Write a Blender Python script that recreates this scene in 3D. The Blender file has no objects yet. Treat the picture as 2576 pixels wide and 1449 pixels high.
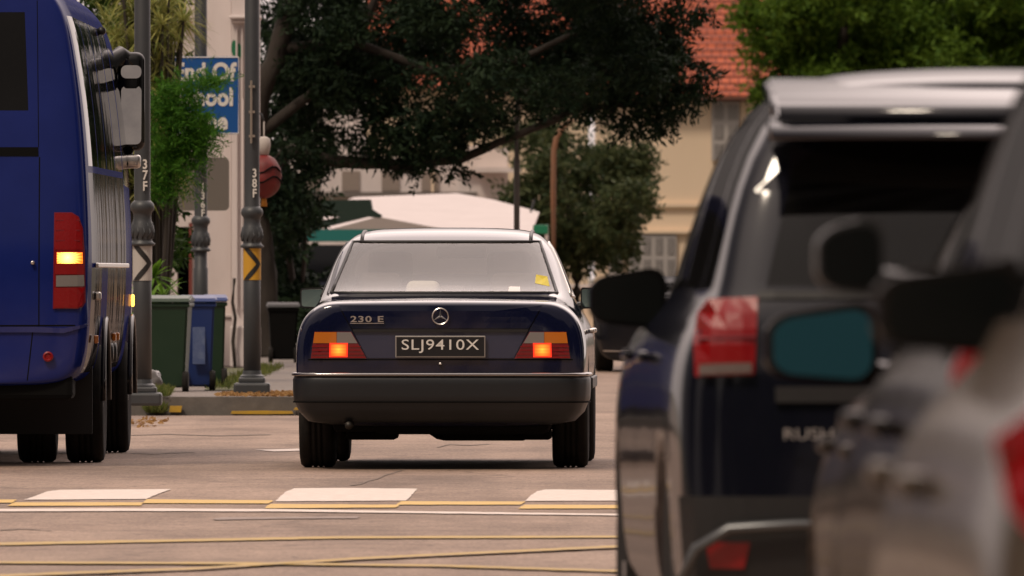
import bpy, bmesh, math, random
import numpy as np
from math import radians as R, sin, cos, pi
from mathutils import Vector, Matrix
from mathutils.bvhtree import BVHTree

# ------------------------------------------------------------------ camera, sky, sun, exposure
S = bpy.context.scene
C = S.collection
FPX = 35780.0                     # focal length in units of the 2576 px wide reading grid
CX, HZ, CH = 1288.0, 686.0, 1.16  # centre column, horizon row, camera height
cd = bpy.data.cameras.new('camera'); cam = bpy.data.objects.new('camera', cd); C.objects.link(cam)
cam.location = (0, 0, CH); cam.rotation_euler = (R(90), 0, 0)
cd.lens = 500.0; cd.sensor_width = 36; cd.shift_y = -0.01495
cd.clip_start = 0.5; cd.clip_end = 5000
cd.dof.use_dof = True; cd.dof.focus_distance = 85.0; cd.dof.aperture_fstop = 16
S.camera = cam
W = bpy.data.worlds.new('World'); S.world = W; W.use_nodes = True
wn = W.node_tree.nodes; wl = W.node_tree.links
bg = wn['Background']; bg.inputs[1].default_value = 0.10
SUN_EL, SUN_AZ = R(54), R(215)    # veiled sun high behind the camera, to the left
sky = wn.new('ShaderNodeTexSky'); sky.sky_type = 'NISHITA'; sky.sun_disc = False
sky.sun_elevation = SUN_EL; sky.sun_rotation = SUN_AZ; sky.dust_density = 4; sky.air_density = 1.2
tc = wn.new('ShaderNodeTexCoord'); nz = wn.new('ShaderNodeTexNoise'); nz.inputs['Scale'].default_value = 2.2
nz.inputs['Detail'].default_value = 6
mp = wn.new('ShaderNodeMapping'); mp.inputs['Scale'].default_value = (1, 1, 2.5)
rp = wn.new('ShaderNodeValToRGB'); rp.color_ramp.elements[0].position = 0.36; rp.color_ramp.elements[1].position = 0.58
rp.color_ramp.elements[0].color = (.88, .88, .88, 1)
mx = wn.new('ShaderNodeMixRGB')
dt = wn.new('ShaderNodeVectorMath'); dt.operation = 'DOT_PRODUCT'; dt.inputs[1].default_value = (sin(R(15)) * cos(R(45)), cos(R(15)) * cos(R(45)), sin(R(45)))   # cloud glow added ahead, apart from the sun, to brighten car roofs
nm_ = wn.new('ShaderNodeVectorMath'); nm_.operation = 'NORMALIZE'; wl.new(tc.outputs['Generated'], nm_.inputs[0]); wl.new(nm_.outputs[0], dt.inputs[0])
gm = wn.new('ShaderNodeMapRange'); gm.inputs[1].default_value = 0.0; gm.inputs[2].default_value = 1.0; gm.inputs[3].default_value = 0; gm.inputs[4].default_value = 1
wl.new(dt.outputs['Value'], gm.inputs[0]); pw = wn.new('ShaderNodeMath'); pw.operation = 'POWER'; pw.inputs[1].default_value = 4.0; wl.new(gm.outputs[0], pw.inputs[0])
cg = wn.new('ShaderNodeMixRGB'); cg.inputs[1].default_value = (1.7, 1.45, 1.35, 1); cg.inputs[2].default_value = (43, 35.6, 33.0, 1)   # warm grey cloud cover, rising to the added glow
d2 = wn.new('ShaderNodeVectorMath'); d2.operation = 'DOT_PRODUCT'; d2.inputs[1].default_value = (sin(SUN_AZ) * cos(SUN_EL), cos(SUN_AZ) * cos(SUN_EL), sin(SUN_EL)); wl.new(nm_.outputs[0], d2.inputs[0])
g2 = wn.new('ShaderNodeMapRange'); wl.new(d2.outputs['Value'], g2.inputs[0]); p2 = wn.new('ShaderNodeMath'); p2.operation = 'POWER'; p2.inputs[1].default_value = 6.0; wl.new(g2.outputs[0], p2.inputs[0])
ag = wn.new('ShaderNodeMixRGB'); ag.blend_type = 'ADD'; ag.inputs[2].default_value = (16, 13.2, 11.6, 1); wl.new(p2.outputs[0], ag.inputs[0])
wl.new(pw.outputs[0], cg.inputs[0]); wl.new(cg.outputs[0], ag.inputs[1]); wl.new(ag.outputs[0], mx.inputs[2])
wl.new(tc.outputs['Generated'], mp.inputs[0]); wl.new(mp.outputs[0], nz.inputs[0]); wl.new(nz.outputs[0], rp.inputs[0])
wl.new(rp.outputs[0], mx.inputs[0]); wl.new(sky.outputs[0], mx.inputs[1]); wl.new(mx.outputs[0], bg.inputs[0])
sl = bpy.data.lights.new('sun', 'SUN'); so = bpy.data.objects.new('sun', sl); C.objects.link(so)
sl.energy = 2.1; sl.angle = R(9); sl.color = (1.0, 0.84, 0.66)
sd = Vector((sin(SUN_AZ) * cos(SUN_EL), cos(SUN_AZ) * cos(SUN_EL), sin(SUN_EL)))
so.rotation_euler = sd.to_track_quat('Z', 'Y').to_euler(); so.location = (0, 0, 50)
S.view_settings.view_transform = 'Standard'; S.view_settings.look = 'None'
S.view_settings.exposure = -0.36; S.view_settings.gamma = 1.0
S.render.engine = 'CYCLES'

rnd = random.Random(7); nr = np.random.default_rng(11)
def px(Y): return FPX / Y                                  # pixels of the reading grid per metre
def GX(u, Y): return (u - CX) / FPX * Y
def GZ(v, Y): return CH - (v - HZ) / FPX * Y
def GP(u, v, Y): return Vector((GX(u, Y), Y, GZ(v, Y)))
def GY(v, z=0.0): return FPX * (CH - z) / (v - HZ)         # distance of a ground point seen at row v

# ------------------------------------------------------------------ materials
MATS = {}
def mat(name, col, rough=.5, metal=0., coat=0., noise=None, bump=None, spec=None, emit=None, trans=0., crough=.03, ior=None):
    """noise=(scale, other colour, amount, stretch) ; bump=(scale, strength, distance, stretch)"""
    if name in MATS: return MATS[name]
    m = bpy.data.materials.new(name); m.use_nodes = True; N = m.node_tree.nodes; L = m.node_tree.links
    b = N['Principled BSDF']; b.inputs['Base Color'].default_value = (*col, 1)
    b.inputs['Roughness'].default_value = rough; b.inputs['Metallic'].default_value = metal
    b.inputs['Coat Weight'].default_value = coat; b.inputs['Coat Roughness'].default_value = crough
    if spec is not None: b.inputs['Specular IOR Level'].default_value = spec
    if ior: b.inputs['IOR'].default_value = ior
    if trans: b.inputs['Transmission Weight'].default_value = trans
    if emit: b.inputs['Emission Color'].default_value = (*emit[0], 1); b.inputs['Emission Strength'].default_value = emit[1]
    t = None
    def coord(st):
        t = N.new('ShaderNodeTexCoord'); q = N.new('ShaderNodeMapping'); q.inputs['Scale'].default_value = st
        L.new(t.outputs['Object'], q.inputs[0]); return q.outputs[0]
    if noise:
        sc, c2, am, st = (list(noise) + [(1, 1, 1)])[:4]
        n = N.new('ShaderNodeTexNoise'); n.inputs['Scale'].default_value = sc; n.inputs['Detail'].default_value = 8
        n.inputs['Roughness'].default_value = .65
        L.new(coord(st), n.inputs[0])
        r = N.new('ShaderNodeValToRGB'); r.color_ramp.elements[0].position = .5 - .22; r.color_ramp.elements[1].position = .5 + .22
        L.new(n.outputs[0], r.inputs[0])
        mu = N.new('ShaderNodeMath'); mu.operation = 'MULTIPLY'; mu.inputs[1].default_value = am; L.new(r.outputs[0], mu.inputs[0])
        x = N.new('ShaderNodeMixRGB'); x.inputs[1].default_value = (*col, 1); x.inputs[2].default_value = (*c2, 1)
        L.new(mu.outputs[0], x.inputs[0]); L.new(x.outputs[0], b.inputs['Base Color'])
    if bump:
        sc, stg, dist, st = (list(bump) + [(1, 1, 1)])[:4]
        n = N.new('ShaderNodeTexNoise'); n.inputs['Scale'].default_value = sc; n.inputs['Detail'].default_value = 4
        L.new(coord(st), n.inputs[0])
        p = N.new('ShaderNodeBump'); p.inputs['Strength'].default_value = stg; p.inputs['Distance'].default_value = dist
        L.new(n.outputs[0], p.inputs['Height']); L.new(p.outputs[0], b.inputs['Normal'])
        if coat: L.new(p.outputs[0], b.inputs['Coat Normal'])
    MATS[name] = m; return m

def leafmat(name, c1, c2, sc=1.2, tr=.35):
    if name in MATS: return MATS[name]
    m = bpy.data.materials.new(name); m.use_nodes = True; N = m.node_tree.nodes; L = m.node_tree.links
    b = N['Principled BSDF']; b.inputs['Roughness'].default_value = .7; b.inputs['Specular IOR Level'].default_value = .2
    g = N.new('ShaderNodeNewGeometry')
    r = N.new('ShaderNodeMixRGB'); r.inputs[1].default_value = (*c1, 1); r.inputs[2].default_value = (*c2, 1)
    nn = N.new('ShaderNodeTexNoise'); nn.inputs['Scale'].default_value = sc; nn.inputs['Detail'].default_value = 3; L.new(g.outputs['Position'], nn.inputs[0])
    ad = N.new('ShaderNodeMath'); ad.operation = 'ADD'; L.new(g.outputs['Random Per Island'], ad.inputs[0]); L.new(nn.outputs[0], ad.inputs[1])
    mm = N.new('ShaderNodeMapRange'); mm.inputs[1].default_value = .4; mm.inputs[2].default_value = 1.3; L.new(ad.outputs[0], mm.inputs[0])
    L.new(mm.outputs[0], r.inputs[0]); L.new(r.outputs[0], b.inputs['Base Color'])
    t = N.new('ShaderNodeBsdfTranslucent'); L.new(r.outputs[0], t.inputs[0])
    x = N.new('ShaderNodeMixShader'); x.inputs[0].default_value = tr
    L.new(b.outputs[0], x.inputs[1]); L.new(t.outputs[0], x.inputs[2]); L.new(x.outputs[0], N['Material Output'].inputs[0])
    MATS[name] = m; return m

def glassmat(name, tint, haze, hazecol=(.6, .52, .46), gl=1.0):
    if name in MATS: return MATS[name]
    m = bpy.data.materials.new(name); m.use_nodes = True; N = m.node_tree.nodes; L = m.node_tree.links
    N.remove(N['Principled BSDF'])
    t = N.new('ShaderNodeBsdfTransparent'); t.inputs[0].default_value = (*tint, 1)
    d = N.new('ShaderNodeBsdfDiffuse'); d.inputs[0].default_value = (*hazecol, 1)  # pale diffuse layer imitates the sky haze lying on the glass
    g = N.new('ShaderNodeBsdfGlossy'); g.inputs['Roughness'].default_value = .01
    n = N.new('ShaderNodeTexNoise'); n.inputs['Scale'].default_value = 3.5; n.inputs['Detail'].default_value = 5
    mr = N.new('ShaderNodeMapRange'); mr.inputs[1].default_value = .3; mr.inputs[2].default_value = .7
    mr.inputs[3].default_value = haze * .7; mr.inputs[4].default_value = haze * 1.3
    tcn = N.new('ShaderNodeTexCoord'); L.new(tcn.outputs['Object'], n.inputs[0]); L.new(n.outputs[0], mr.inputs[0])
    f = N.new('ShaderNodeFresnel'); f.inputs[0].default_value = 1.5
    mu = N.new('ShaderNodeMath'); mu.operation = 'MULTIPLY'; mu.inputs[1].default_value = gl; mu.use_clamp = True
    L.new(f.outputs[0], mu.inputs[0])
    a = N.new('ShaderNodeMixShader'); L.new(mr.outputs[0], a.inputs[0]); L.new(t.outputs[0], a.inputs[1]); L.new(d.outputs[0], a.inputs[2])
    x = N.new('ShaderNodeMixShader'); L.new(mu.outputs[0], x.inputs[0]); L.new(a.outputs[0], x.inputs[1]); L.new(g.outputs[0], x.inputs[2])
    L.new(x.outputs[0], N['Material Output'].inputs[0]); MATS[name] = m; return m

def paint(name, col, cap, rough=.06, c2=None, bump=None, base=1.0):
    '''lacquer over colour; the reflectance is capped, as on dusty paint seen at a glancing angle'''
    m = bpy.data.materials.new(name); m.use_nodes = True; N = m.node_tree.nodes; L = m.node_tree.links; N.remove(N['Principled BSDF'])
    d = N.new('ShaderNodeBsdfDiffuse'); d.inputs[0].default_value = (*col, 1); g = N.new('ShaderNodeBsdfGlossy'); g.inputs['Roughness'].default_value = rough
    t = N.new('ShaderNodeTexCoord'); n = N.new('ShaderNodeTexNoise'); n.inputs['Scale'].default_value = 4; n.inputs['Detail'].default_value = 6; L.new(t.outputs['Object'], n.inputs[0])
    x = N.new('ShaderNodeMixRGB'); x.inputs[1].default_value = (*col, 1); x.inputs[2].default_value = (*(c2 or tuple(c * 1.5 + .002 for c in col)), 1); L.new(n.outputs[0], x.inputs[0]); L.new(x.outputs[0], d.inputs[0])
    f = N.new('ShaderNodeFresnel'); f.inputs[0].default_value = 1.5; mu = N.new('ShaderNodeMath'); mu.operation = 'MULTIPLY'; mu.inputs[1].default_value = base
    mi = N.new('ShaderNodeMath'); mi.operation = 'MINIMUM'; mi.inputs[1].default_value = cap; L.new(f.outputs[0], mu.inputs[0]); L.new(mu.outputs[0], mi.inputs[0])
    q = N.new('ShaderNodeMixShader'); L.new(mi.outputs[0], q.inputs[0]); L.new(d.outputs[0], q.inputs[1]); L.new(g.outputs[0], q.inputs[2]); L.new(q.outputs[0], N['Material Output'].inputs[0])
    if bump:
        sc, stg, dist, st = bump; mp_ = N.new('ShaderNodeMapping'); mp_.inputs['Scale'].default_value = st; L.new(t.outputs['Object'], mp_.inputs[0])
        n2 = N.new('ShaderNodeTexNoise'); n2.inputs['Scale'].default_value = sc; L.new(mp_.outputs[0], n2.inputs[0]); p = N.new('ShaderNodeBump'); p.inputs['Strength'].default_value = stg; p.inputs['Distance'].default_value = dist
        L.new(n2.outputs[0], p.inputs['Height']); L.new(p.outputs[0], g.inputs['Normal']); L.new(p.outputs[0], f.inputs['Normal'])
    MATS[name] = m; return m
M_navy = paint('navy paint', (.0035, .005, .022), .8, .05, bump=(2.5, .06, .02, (1, 1, 1)), base=1.9)
M_bus = paint('blue van paint', (.007, .015, .115), .17, .10, bump=(2.2, .08, .02, (1, 1, 1)))
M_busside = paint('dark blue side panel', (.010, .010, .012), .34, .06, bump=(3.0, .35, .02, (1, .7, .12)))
M_black = mat('black plastic', (.012, .012, .013), .45, noise=(30, (.02, .02, .02), .5))
M_bumper = mat('charcoal bumper plastic', (.010, .012, .015), .42, bump=(300, .1, .001))
M_rubber = mat('tyre rubber', (.008, .008, .008), .85, spec=.2, noise=(9, (.028, .024, .021), .8))
M_under = mat('underbody', (.006, .006, .006), .9, spec=.1)
M_chrome = mat('chrome', (.70, .67, .64), .28, 1)
M_rim = mat('wheel alloy', (.3, .3, .3), .35, .9)
M_glassdark = paint('dark window glass', (.003, .003, .003), .10, .03)
M_gloss = paint('gloss black plastic', (.004, .004, .004), .16, .08)
M_bustint = mat('bus side glass', (.004, .005, .004), .03, bump=(2.5, .2, .02, (1, .6, .15)))
M_red = mat('red lens', (.24, .002, .004), .25, 0, .3, bump=(60, .3, .003))
M_darkred = mat('dark red lens', (.20, .006, .012), .15, 0, 1)
M_amber = mat('amber lens', (.55, .16, .015), .15, 0, 1)
M_smoke = mat('clear grey lens', (.22, .20, .19), .15, 0, 1)
M_lit = mat('lit brake lens', (.8, .1, .02), .3, emit=((1, .125, .008), 3.0))
M_litrim = mat('brake lens glow', (.8, .05, .02), .3, emit=((1, .03, .01), 1.1))
M_blink = mat('lit indicator', (.8, .4, .05), .3, emit=((1, .42, .05), 7))
M_blinkhot = mat('lit indicator bulb', (.8, .6, .2), .3, emit=((1, .75, .3), 18))
def lampmat(name, col, hot, st, cx, cz, rad, rays=0):
    '''a lit lens: brightest over its bulb, with fluting'''
    m = mat(name, (.5, .1, .02), .25, emit=(col, st)); N = m.node_tree.nodes; L = m.node_tree.links; b = N['Principled BSDF']
    t = N.new('ShaderNodeTexCoord'); sp = N.new('ShaderNodeSeparateXYZ'); L.new(t.outputs['Object'], sp.inputs[0])
    def M(op, a, b_=None):
        n = N.new('ShaderNodeMath'); n.operation = op
        for i, v in enumerate((a, b_)):
            if v is None: continue
            if isinstance(v, (int, float)): n.inputs[i].default_value = v
            else: L.new(v, n.inputs[i])
        return n.outputs[0]
    dx = M('SUBTRACT', M('ABSOLUTE', sp.outputs[0]), cx); dz = M('SUBTRACT', sp.outputs[2], cz)
    d = M('SQRT', M('ADD', M('MULTIPLY', dx, dx), M('MULTIPLY', dz, dz))); k = M('MAXIMUM', M('SUBTRACT', 1, M('DIVIDE', d, rad)), 0)
    if rays: f = M('ADD', .72, M('MULTIPLY', M('SINE', M('MULTIPLY', M('ARCTAN2', dz, dx), rays)), .28))
    else: f = M('ADD', .85, M('MULTIPLY', M('SINE', M('MULTIPLY', dz, 330)), .15))
    x = N.new('ShaderNodeMixRGB'); x.inputs[1].default_value = (*col, 1); x.inputs[2].default_value = (*hot, 1); L.new(k, x.inputs[0]); L.new(x.outputs[0], b.inputs['Emission Color'])
    L.new(M('MULTIPLY', M('MULTIPLY', f, M('ADD', .55, M('MULTIPLY', k, 1.2))), st), b.inputs['Emission Strength']); return m
M_lit = lampmat('lit brake lamp', (1, .035, .004), (1, .20, .018), 2.8, .600, .705, .060)
M_white = mat('white road paint', (.70, .60, .53), .6, noise=(14, (.42, .33, .27), .8))
M_yellow = mat('yellow road paint', (.62, .37, .018), .6, noise=(14, (.36, .23, .07), .7))
M_conc = mat('pavement concrete', (.20, .165, .14), .85, noise=(2.5, (.11, .095, .085), .8), bump=(12, .4, .02))
M_kerb = mat('kerb concrete', (.15, .13, .115), .85, noise=(3, (.06, .055, .05), .9), bump=(10, .4, .02))
M_post = mat('grey post paint', (.042, .048, .055), .45, noise=(5, (.06, .062, .066), .7))
M_plaster = mat('white plaster', (.76, .69, .68), .8, noise=(1.2, (.42, .34, .31), .45, (1, 1, .3)))
M_cream = mat('cream plaster', (.84, .67, .50), .85, noise=(.35, (.74, .58, .43), .6, (1, 1, .5)))
M_letter = mat('white lettering', (.75, .72, .68), .5)

# ------------------------------------------------------------------ object helpers
def link(name, me, parent=None, m=None, smooth=False):
    o = bpy.data.objects.new(name, me); C.objects.link(o)
    if parent: o.parent = parent
    if m:
        if not me.materials: me.materials.append(m)
    if smooth:
        me.polygons.foreach_set('use_smooth', [True] * len(me.polygons))
    return o
def tag(o, label=None, cat=None, group=None, kind=None):
    if label: o['label'] = label
    if cat: o['category'] = cat
    if group: o['group'] = group
    if kind: o['kind'] = kind
    return o
def thing(name, label, cat, loc=(0, 0, 0), rz=0, group=None):
    o = bpy.data.objects.new(name, None); C.objects.link(o); o.empty_display_size = .2
    o.location = loc; o.rotation_euler = (0, 0, rz); return tag(o, label, cat, group)
def bm_obj(name, bm, m=None, parent=None, smooth=False, recalc=True):
    if recalc: bmesh.ops.recalc_face_normals(bm, faces=bm.faces[:])
    me = bpy.data.meshes.new(name); bm.to_mesh(me); bm.free()
    return link(name, me, parent, m, smooth)
def box(bm, c, s, bev=0, rot=None, seg=2):
    g = bmesh.ops.create_cube(bm, size=1)['verts']
    for v in g: v.co = Vector((v.co.x * s[0], v.co.y * s[1], v.co.z * s[2]))
    if bev:
        es = list({e for v in g for e in v.link_edges})
        r = bmesh.ops.bevel(bm, geom=es, offset=bev, segments=seg, affect='EDGES', profile=.5)
        g = list({v for f in r['faces'] for v in f.verts} | {v for v in g if v.is_valid})
    for v in g:
        if rot: v.co = rot @ v.co
        v.co += Vector(c)
    return g
def boxo(name, c, s, m, parent=None, bev=0, rot=None, smooth=False):
    bm = bmesh.new(); box(bm, c, s, bev, rot); return bm_obj(name, bm, m, parent, smooth)
def tube(bm, p0, p1, r0, r1=None, n=12, cap=True):
    r1 = r0 if r1 is None else r1; p0 = Vector(p0); p1 = Vector(p1); d = (p1 - p0)
    q = d.to_track_quat('Z', 'Y'); a = []; b = []
    for i in range(n):
        t = 2 * pi * i / n; w = q @ Vector((cos(t), sin(t), 0))
        a.append(bm.verts.new(p0 + w * r0)); b.append(bm.verts.new(p1 + w * r1))
    for i in range(n): bm.faces.new((a[i], a[(i + 1) % n], b[(i + 1) % n], b[i]))
    if cap: bm.faces.new(a[::-1]); bm.faces.new(b)
def path_tube(bm, pts, rs, n=10):
    rings = []
    for k, p in enumerate(pts):
        p = Vector(p); a = Vector(pts[max(k - 1, 0)]); b = Vector(pts[min(k + 1, len(pts) - 1)])
        q = (b - a).to_track_quat('Z', 'Y'); r = rs[k] if isinstance(rs, (list, tuple)) else rs
        rings.append([bm.verts.new(p + q @ Vector((cos(2 * pi * i / n) * r, sin(2 * pi * i / n) * r, 0))) for i in range(n)])
    for a, b in zip(rings, rings[1:]):
        for i in range(n): bm.faces.new((a[i], a[(i + 1) % n], b[(i + 1) % n], b[i]))
    bm.faces.new(rings[0][::-1]); bm.faces.new(rings[-1])
def lathe(bm, prof, n=24, axis='Z', c=(0, 0, 0), seg=None):
    c = Vector(c); rings = []
    for r, h in prof:
        ring = []
        for i in range(n):
            t = 2 * pi * i / n
            p = Vector((r * cos(t), r * sin(t), h)) if axis == 'Z' else Vector((h, r * cos(t), r * sin(t))) if axis == 'X' else Vector((r * cos(t), h, r * sin(t)))
            ring.append(bm.verts.new(c + p))
        rings.append(ring)
    for a, b in zip(rings, rings[1:]):
        for i in range(n): bm.faces.new((a[i], a[(i + 1) % n], b[(i + 1) % n], b[i]))
    bm.faces.new(rings[0][::-1]); bm.faces.new(rings[-1])
def prism(bm, poly, y0, y1, axis='Y'):
    """polygon in (x,z) extruded along y, or (y,z) along x, or (x,y) along z"""
    def P(a, b, t): return Vector((a, t, b)) if axis == 'Y' else Vector((t, a, b)) if axis == 'X' else Vector((a, b, t))
    A = [bm.verts.new(P(a, b, y0)) for a, b in poly]; B = [bm.verts.new(P(a, b, y1)) for a, b in poly]; n = len(poly)
    bm.faces.new(A[::-1]); bm.faces.new(B)
    for i in range(n): bm.faces.new((A[i], A[(i + 1) % n], B[(i + 1) % n], B[i]))
def textmesh(body, size, depth=.004, bold=0.0, sx=1.0, align='CENTER', spacing=1.0):
    cu = bpy.data.curves.new('t', 'FONT'); cu.body = body; cu.size = size; cu.extrude = depth; cu.offset = bold
    cu.align_x = align; cu.align_y = 'CENTER'; cu.space_character = spacing; cu.resolution_u = 4
    o = bpy.data.objects.new('t', cu); C.objects.link(o); dg = bpy.context.evaluated_depsgraph_get()
    me = bpy.data.meshes.new_from_object(o.evaluated_get(dg)); bpy.data.objects.remove(o); bpy.data.curves.remove(cu)
    # text plane xy -> xz facing -y
    me.transform(Matrix(((sx, 0, 0, 0), (0, 0, -1, 0), (0, 1, 0, 0), (0, 0, 0, 1)))); return me
def textobj(name, body, size, loc, m, parent=None, **k):
    me = textmesh(body, size, **k); me.transform(Matrix.Translation(Vector(loc))); me.materials.clear()
    me.name = name; return link(name, me, parent, m)
def evaluated(me, mods):
    o = bpy.data.objects.new('tmp', me); C.objects.link(o)
    mods(o); bpy.context.view_layer.update()
    dg = bpy.context.evaluated_depsgraph_get(); r = bpy.data.meshes.new_from_object(o.evaluated_get(dg)); bpy.data.objects.remove(o); return r

# ------------------------------------------------------------------ car building
def cage(rows, sub=2):
    """rows: list of (y, [(x, z, dy?)...]) from bottom centre to top centre; mirrored, capped both ends, subdivided"""
    bm = bmesh.new(); RR = []; LL = []
    for y, pts in rows:
        r = []; l = []
        for k, p in enumerate(pts):
            x, z = p[0], p[1]; dy = p[2] if len(p) > 2 else 0
            a = bm.verts.new((x, y + dy, z)); r.append(a)
            l.append(a if abs(x) < 1e-6 else bm.verts.new((-x, y + dy, z)))
        RR.append(r); LL.append(l)
    def face(vs):
        u = []
        for v in vs:
            if v not in u: u.append(v)
        if len(u) > 2: bm.faces.new(u)
    n = len(rows[0][1])
    for a, b, in zip(range(len(rows) - 1), range(1, len(rows))):
        for k in range(n - 1):
            face((RR[a][k], RR[b][k], RR[b][k + 1], RR[a][k + 1])); face((LL[a][k], LL[a][k + 1], LL[b][k + 1], LL[b][k]))
    for e, fl in ((0, 1), (-1, 0)):
        for k in range(n - 1):
            f = (RR[e][k], RR[e][k + 1], LL[e][k + 1], LL[e][k]); face(f if fl else f[::-1])
    bmesh.ops.recalc_face_normals(bm, faces=bm.faces[:])
    me = bpy.data.meshes.new('cage'); bm.to_mesh(me); bm.free()
    def md(o):
        s = o.modifiers.new('s', 'SUBSURF'); s.levels = sub; s.render_levels = sub
    return evaluated(me, md)
def cut_cyl(me, cyls):
    bm = bmesh.new()
    for (x0, x1, y, z, r) in cyls: tube(bm, (x0, y, z), (x1, y, z), r, n=40)
    bmesh.ops.recalc_face_normals(bm, faces=bm.faces[:])
    cm = bpy.data.meshes.new('cyl'); bm.to_mesh(cm); bm.free(); co = bpy.data.objects.new('cyl', cm); C.objects.link(co)
    def md(o):
        b = o.modifiers.new('b', 'BOOLEAN'); b.operation = 'DIFFERENCE'; b.object = co; b.solver = 'EXACT'
    r = evaluated(me, md); bpy.data.objects.remove(co); return r
def inside(poly, a, b):
    c = False; n = len(poly)
    for i in range(n):
        x1, y1 = poly[i]; x2, y2 = poly[(i + 1) % n]
        if (y1 > b) != (y2 > b) and a < (x2 - x1) * (b - y1) / (y2 - y1) + x1: c = not c
    return c
def cut_window(bm, poly, axis, test):
    """cut a convex polygon hole through bm along axis ('Y': poly in x,z; 'X': poly in y,z); returns mesh of removed faces"""
    ax = Vector((0, 1, 0)) if axis == 'Y' else Vector((1, 0, 0))
    P = lambda a, b: Vector((a, 0, b)) if axis == 'Y' else Vector((0, a, b))
    lo = [min(p[i] for p in poly) - .15 for i in (0, 1)]; hi = [max(p[i] for p in poly) + .15 for i in (0, 1)]
    ab = (lambda c: (c.x, c.z)) if axis == 'Y' else (lambda c: (c.y, c.z))
    n = len(poly)
    for i in range(n):
        p = P(*poly[i]); q = P(*poly[(i + 1) % n]); nn = (q - p).cross(ax).normalized()
        fs = [f for f in bm.faces if test(f.calc_center_median()) and all(lo[j] < ab(f.calc_center_median())[j] < hi[j] for j in (0, 1))]
        g = fs + list({e for f in fs for e in f.edges}) + list({v for f in fs for v in f.verts})
        bmesh.ops.bisect_plane(bm, geom=g, plane_co=p, plane_no=nn, dist=1e-5)
    fs = [f for f in bm.faces if test(f.calc_center_median()) and inside(poly, *ab(f.calc_center_median()))]
    nb = bmesh.new(); mp_ = {}
    for f in fs:
        vs = []
        for v in f.verts:
            if v not in mp_: mp_[v] = nb.verts.new(v.co)
            vs.append(mp_[v])
        nb.faces.new(vs)
    bmesh.ops.delete(bm, geom=fs, context='FACES')
    return nb
def patch(name, poly, bvh, m, parent, axis='-Y', off=.004, thick=.01, grid=.04, bulge=0, smooth=True):
    """a panel whose outline (in the view along axis) is poly, laid over the body surface"""
    bm = bmesh.new()
    isY = axis[1] == 'Y'; sg = -1 if axis[0] == '-' else 1
    P = (lambda a, b: Vector((a, 0, b))) if isY else (lambda a, b: Vector((0, a, b)))
    bm.faces.new([bm.verts.new(P(*p)) for p in poly])
    bmesh.ops.triangulate(bm, faces=bm.faces[:])
    lo = [min(p[i] for p in poly) for i in (0, 1)]; hi = [max(p[i] for p in poly) for i in (0, 1)]
    for j in (0, 1):
        k = max(1, int((hi[j] - lo[j]) / grid))
        for t in range(1, k):
            w = lo[j] + (hi[j] - lo[j]) * t / k
            co = P(w, 0) if j == 0 else Vector((0, 0, w)); no = P(1, 0) if j == 0 else Vector((0, 0, 1))
            bmesh.ops.bisect_plane(bm, geom=bm.faces[:] + bm.edges[:] + bm.verts[:], plane_co=co, plane_no=no, dist=1e-6)
    d = Vector((0, -sg, 0)) if isY else Vector((-sg, 0, 0))
    cen = ((lo[0] + hi[0]) / 2, (lo[1] + hi[1]) / 2)
    front = {}
    for v in bm.verts:
        o = v.co - d * 20
        h = bvh.ray_cast(o, d)
        if h[0] is None:
            q = bvh.find_nearest(v.co + (Vector((0, sg * .0 + 0.1, 0)) if isY else Vector((sg * .8, 0, 0))))[0]
            base = Vector((v.co.x, q.y, v.co.z)) if isY else Vector((q.x, v.co.y, v.co.z))
        else: base = h[0]
        a, b = (v.co.x, v.co.z) if isY else (v.co.y, v.co.z)
        bb = bulge * max(0, 1 - (2 * (a - cen[0]) / (hi[0] - lo[0])) ** 2) * max(0, 1 - (2 * (b - cen[1]) / (hi[1] - lo[1])) ** 2) if bulge else 0
        front[v] = base - d * (off + bb)
    if isY and sg < 0:
        ym = min(p.y for p in front.values())
        for p in front.values(): p.y = min(p.y, ym + .10)
    for v, p in front.items(): v.co = p
    r = bmesh.ops.extrude_face_region(bm, geom=bm.faces[:])
    for v in r['geom']:
        if isinstance(v, bmesh.types.BMVert): v.co += d * thick
    o = bm_obj(name, bm, m, parent, False)
    return o
def loop_tube(name, poly, bvh, r, m, parent, axis='-Y', step=.05):
    isY = axis[1] == 'Y'; sg = -1 if axis[0] == '-' else 1; d = Vector((0, -sg, 0)) if isY else Vector((-sg, 0, 0))
    P = (lambda a, b: Vector((a, 0, b))) if isY else (lambda a, b: Vector((0, a, b)))
    pts = []
    for i in range(len(poly)):
        p = P(*poly[i]); q = P(*poly[(i + 1) % len(poly)]); k = max(1, int((q - p).length / step))
        for t in range(k): pts.append(p.lerp(q, t / k))
    out = []
    for p in pts:
        h = bvh.ray_cast(p - d * 20, d)[0]
        if h: out.append(h)
    out.append(out[0]); bm = bmesh.new(); path_tube(bm, out, r, 6); return bm_obj(name, bm, m, parent, True)
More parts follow.
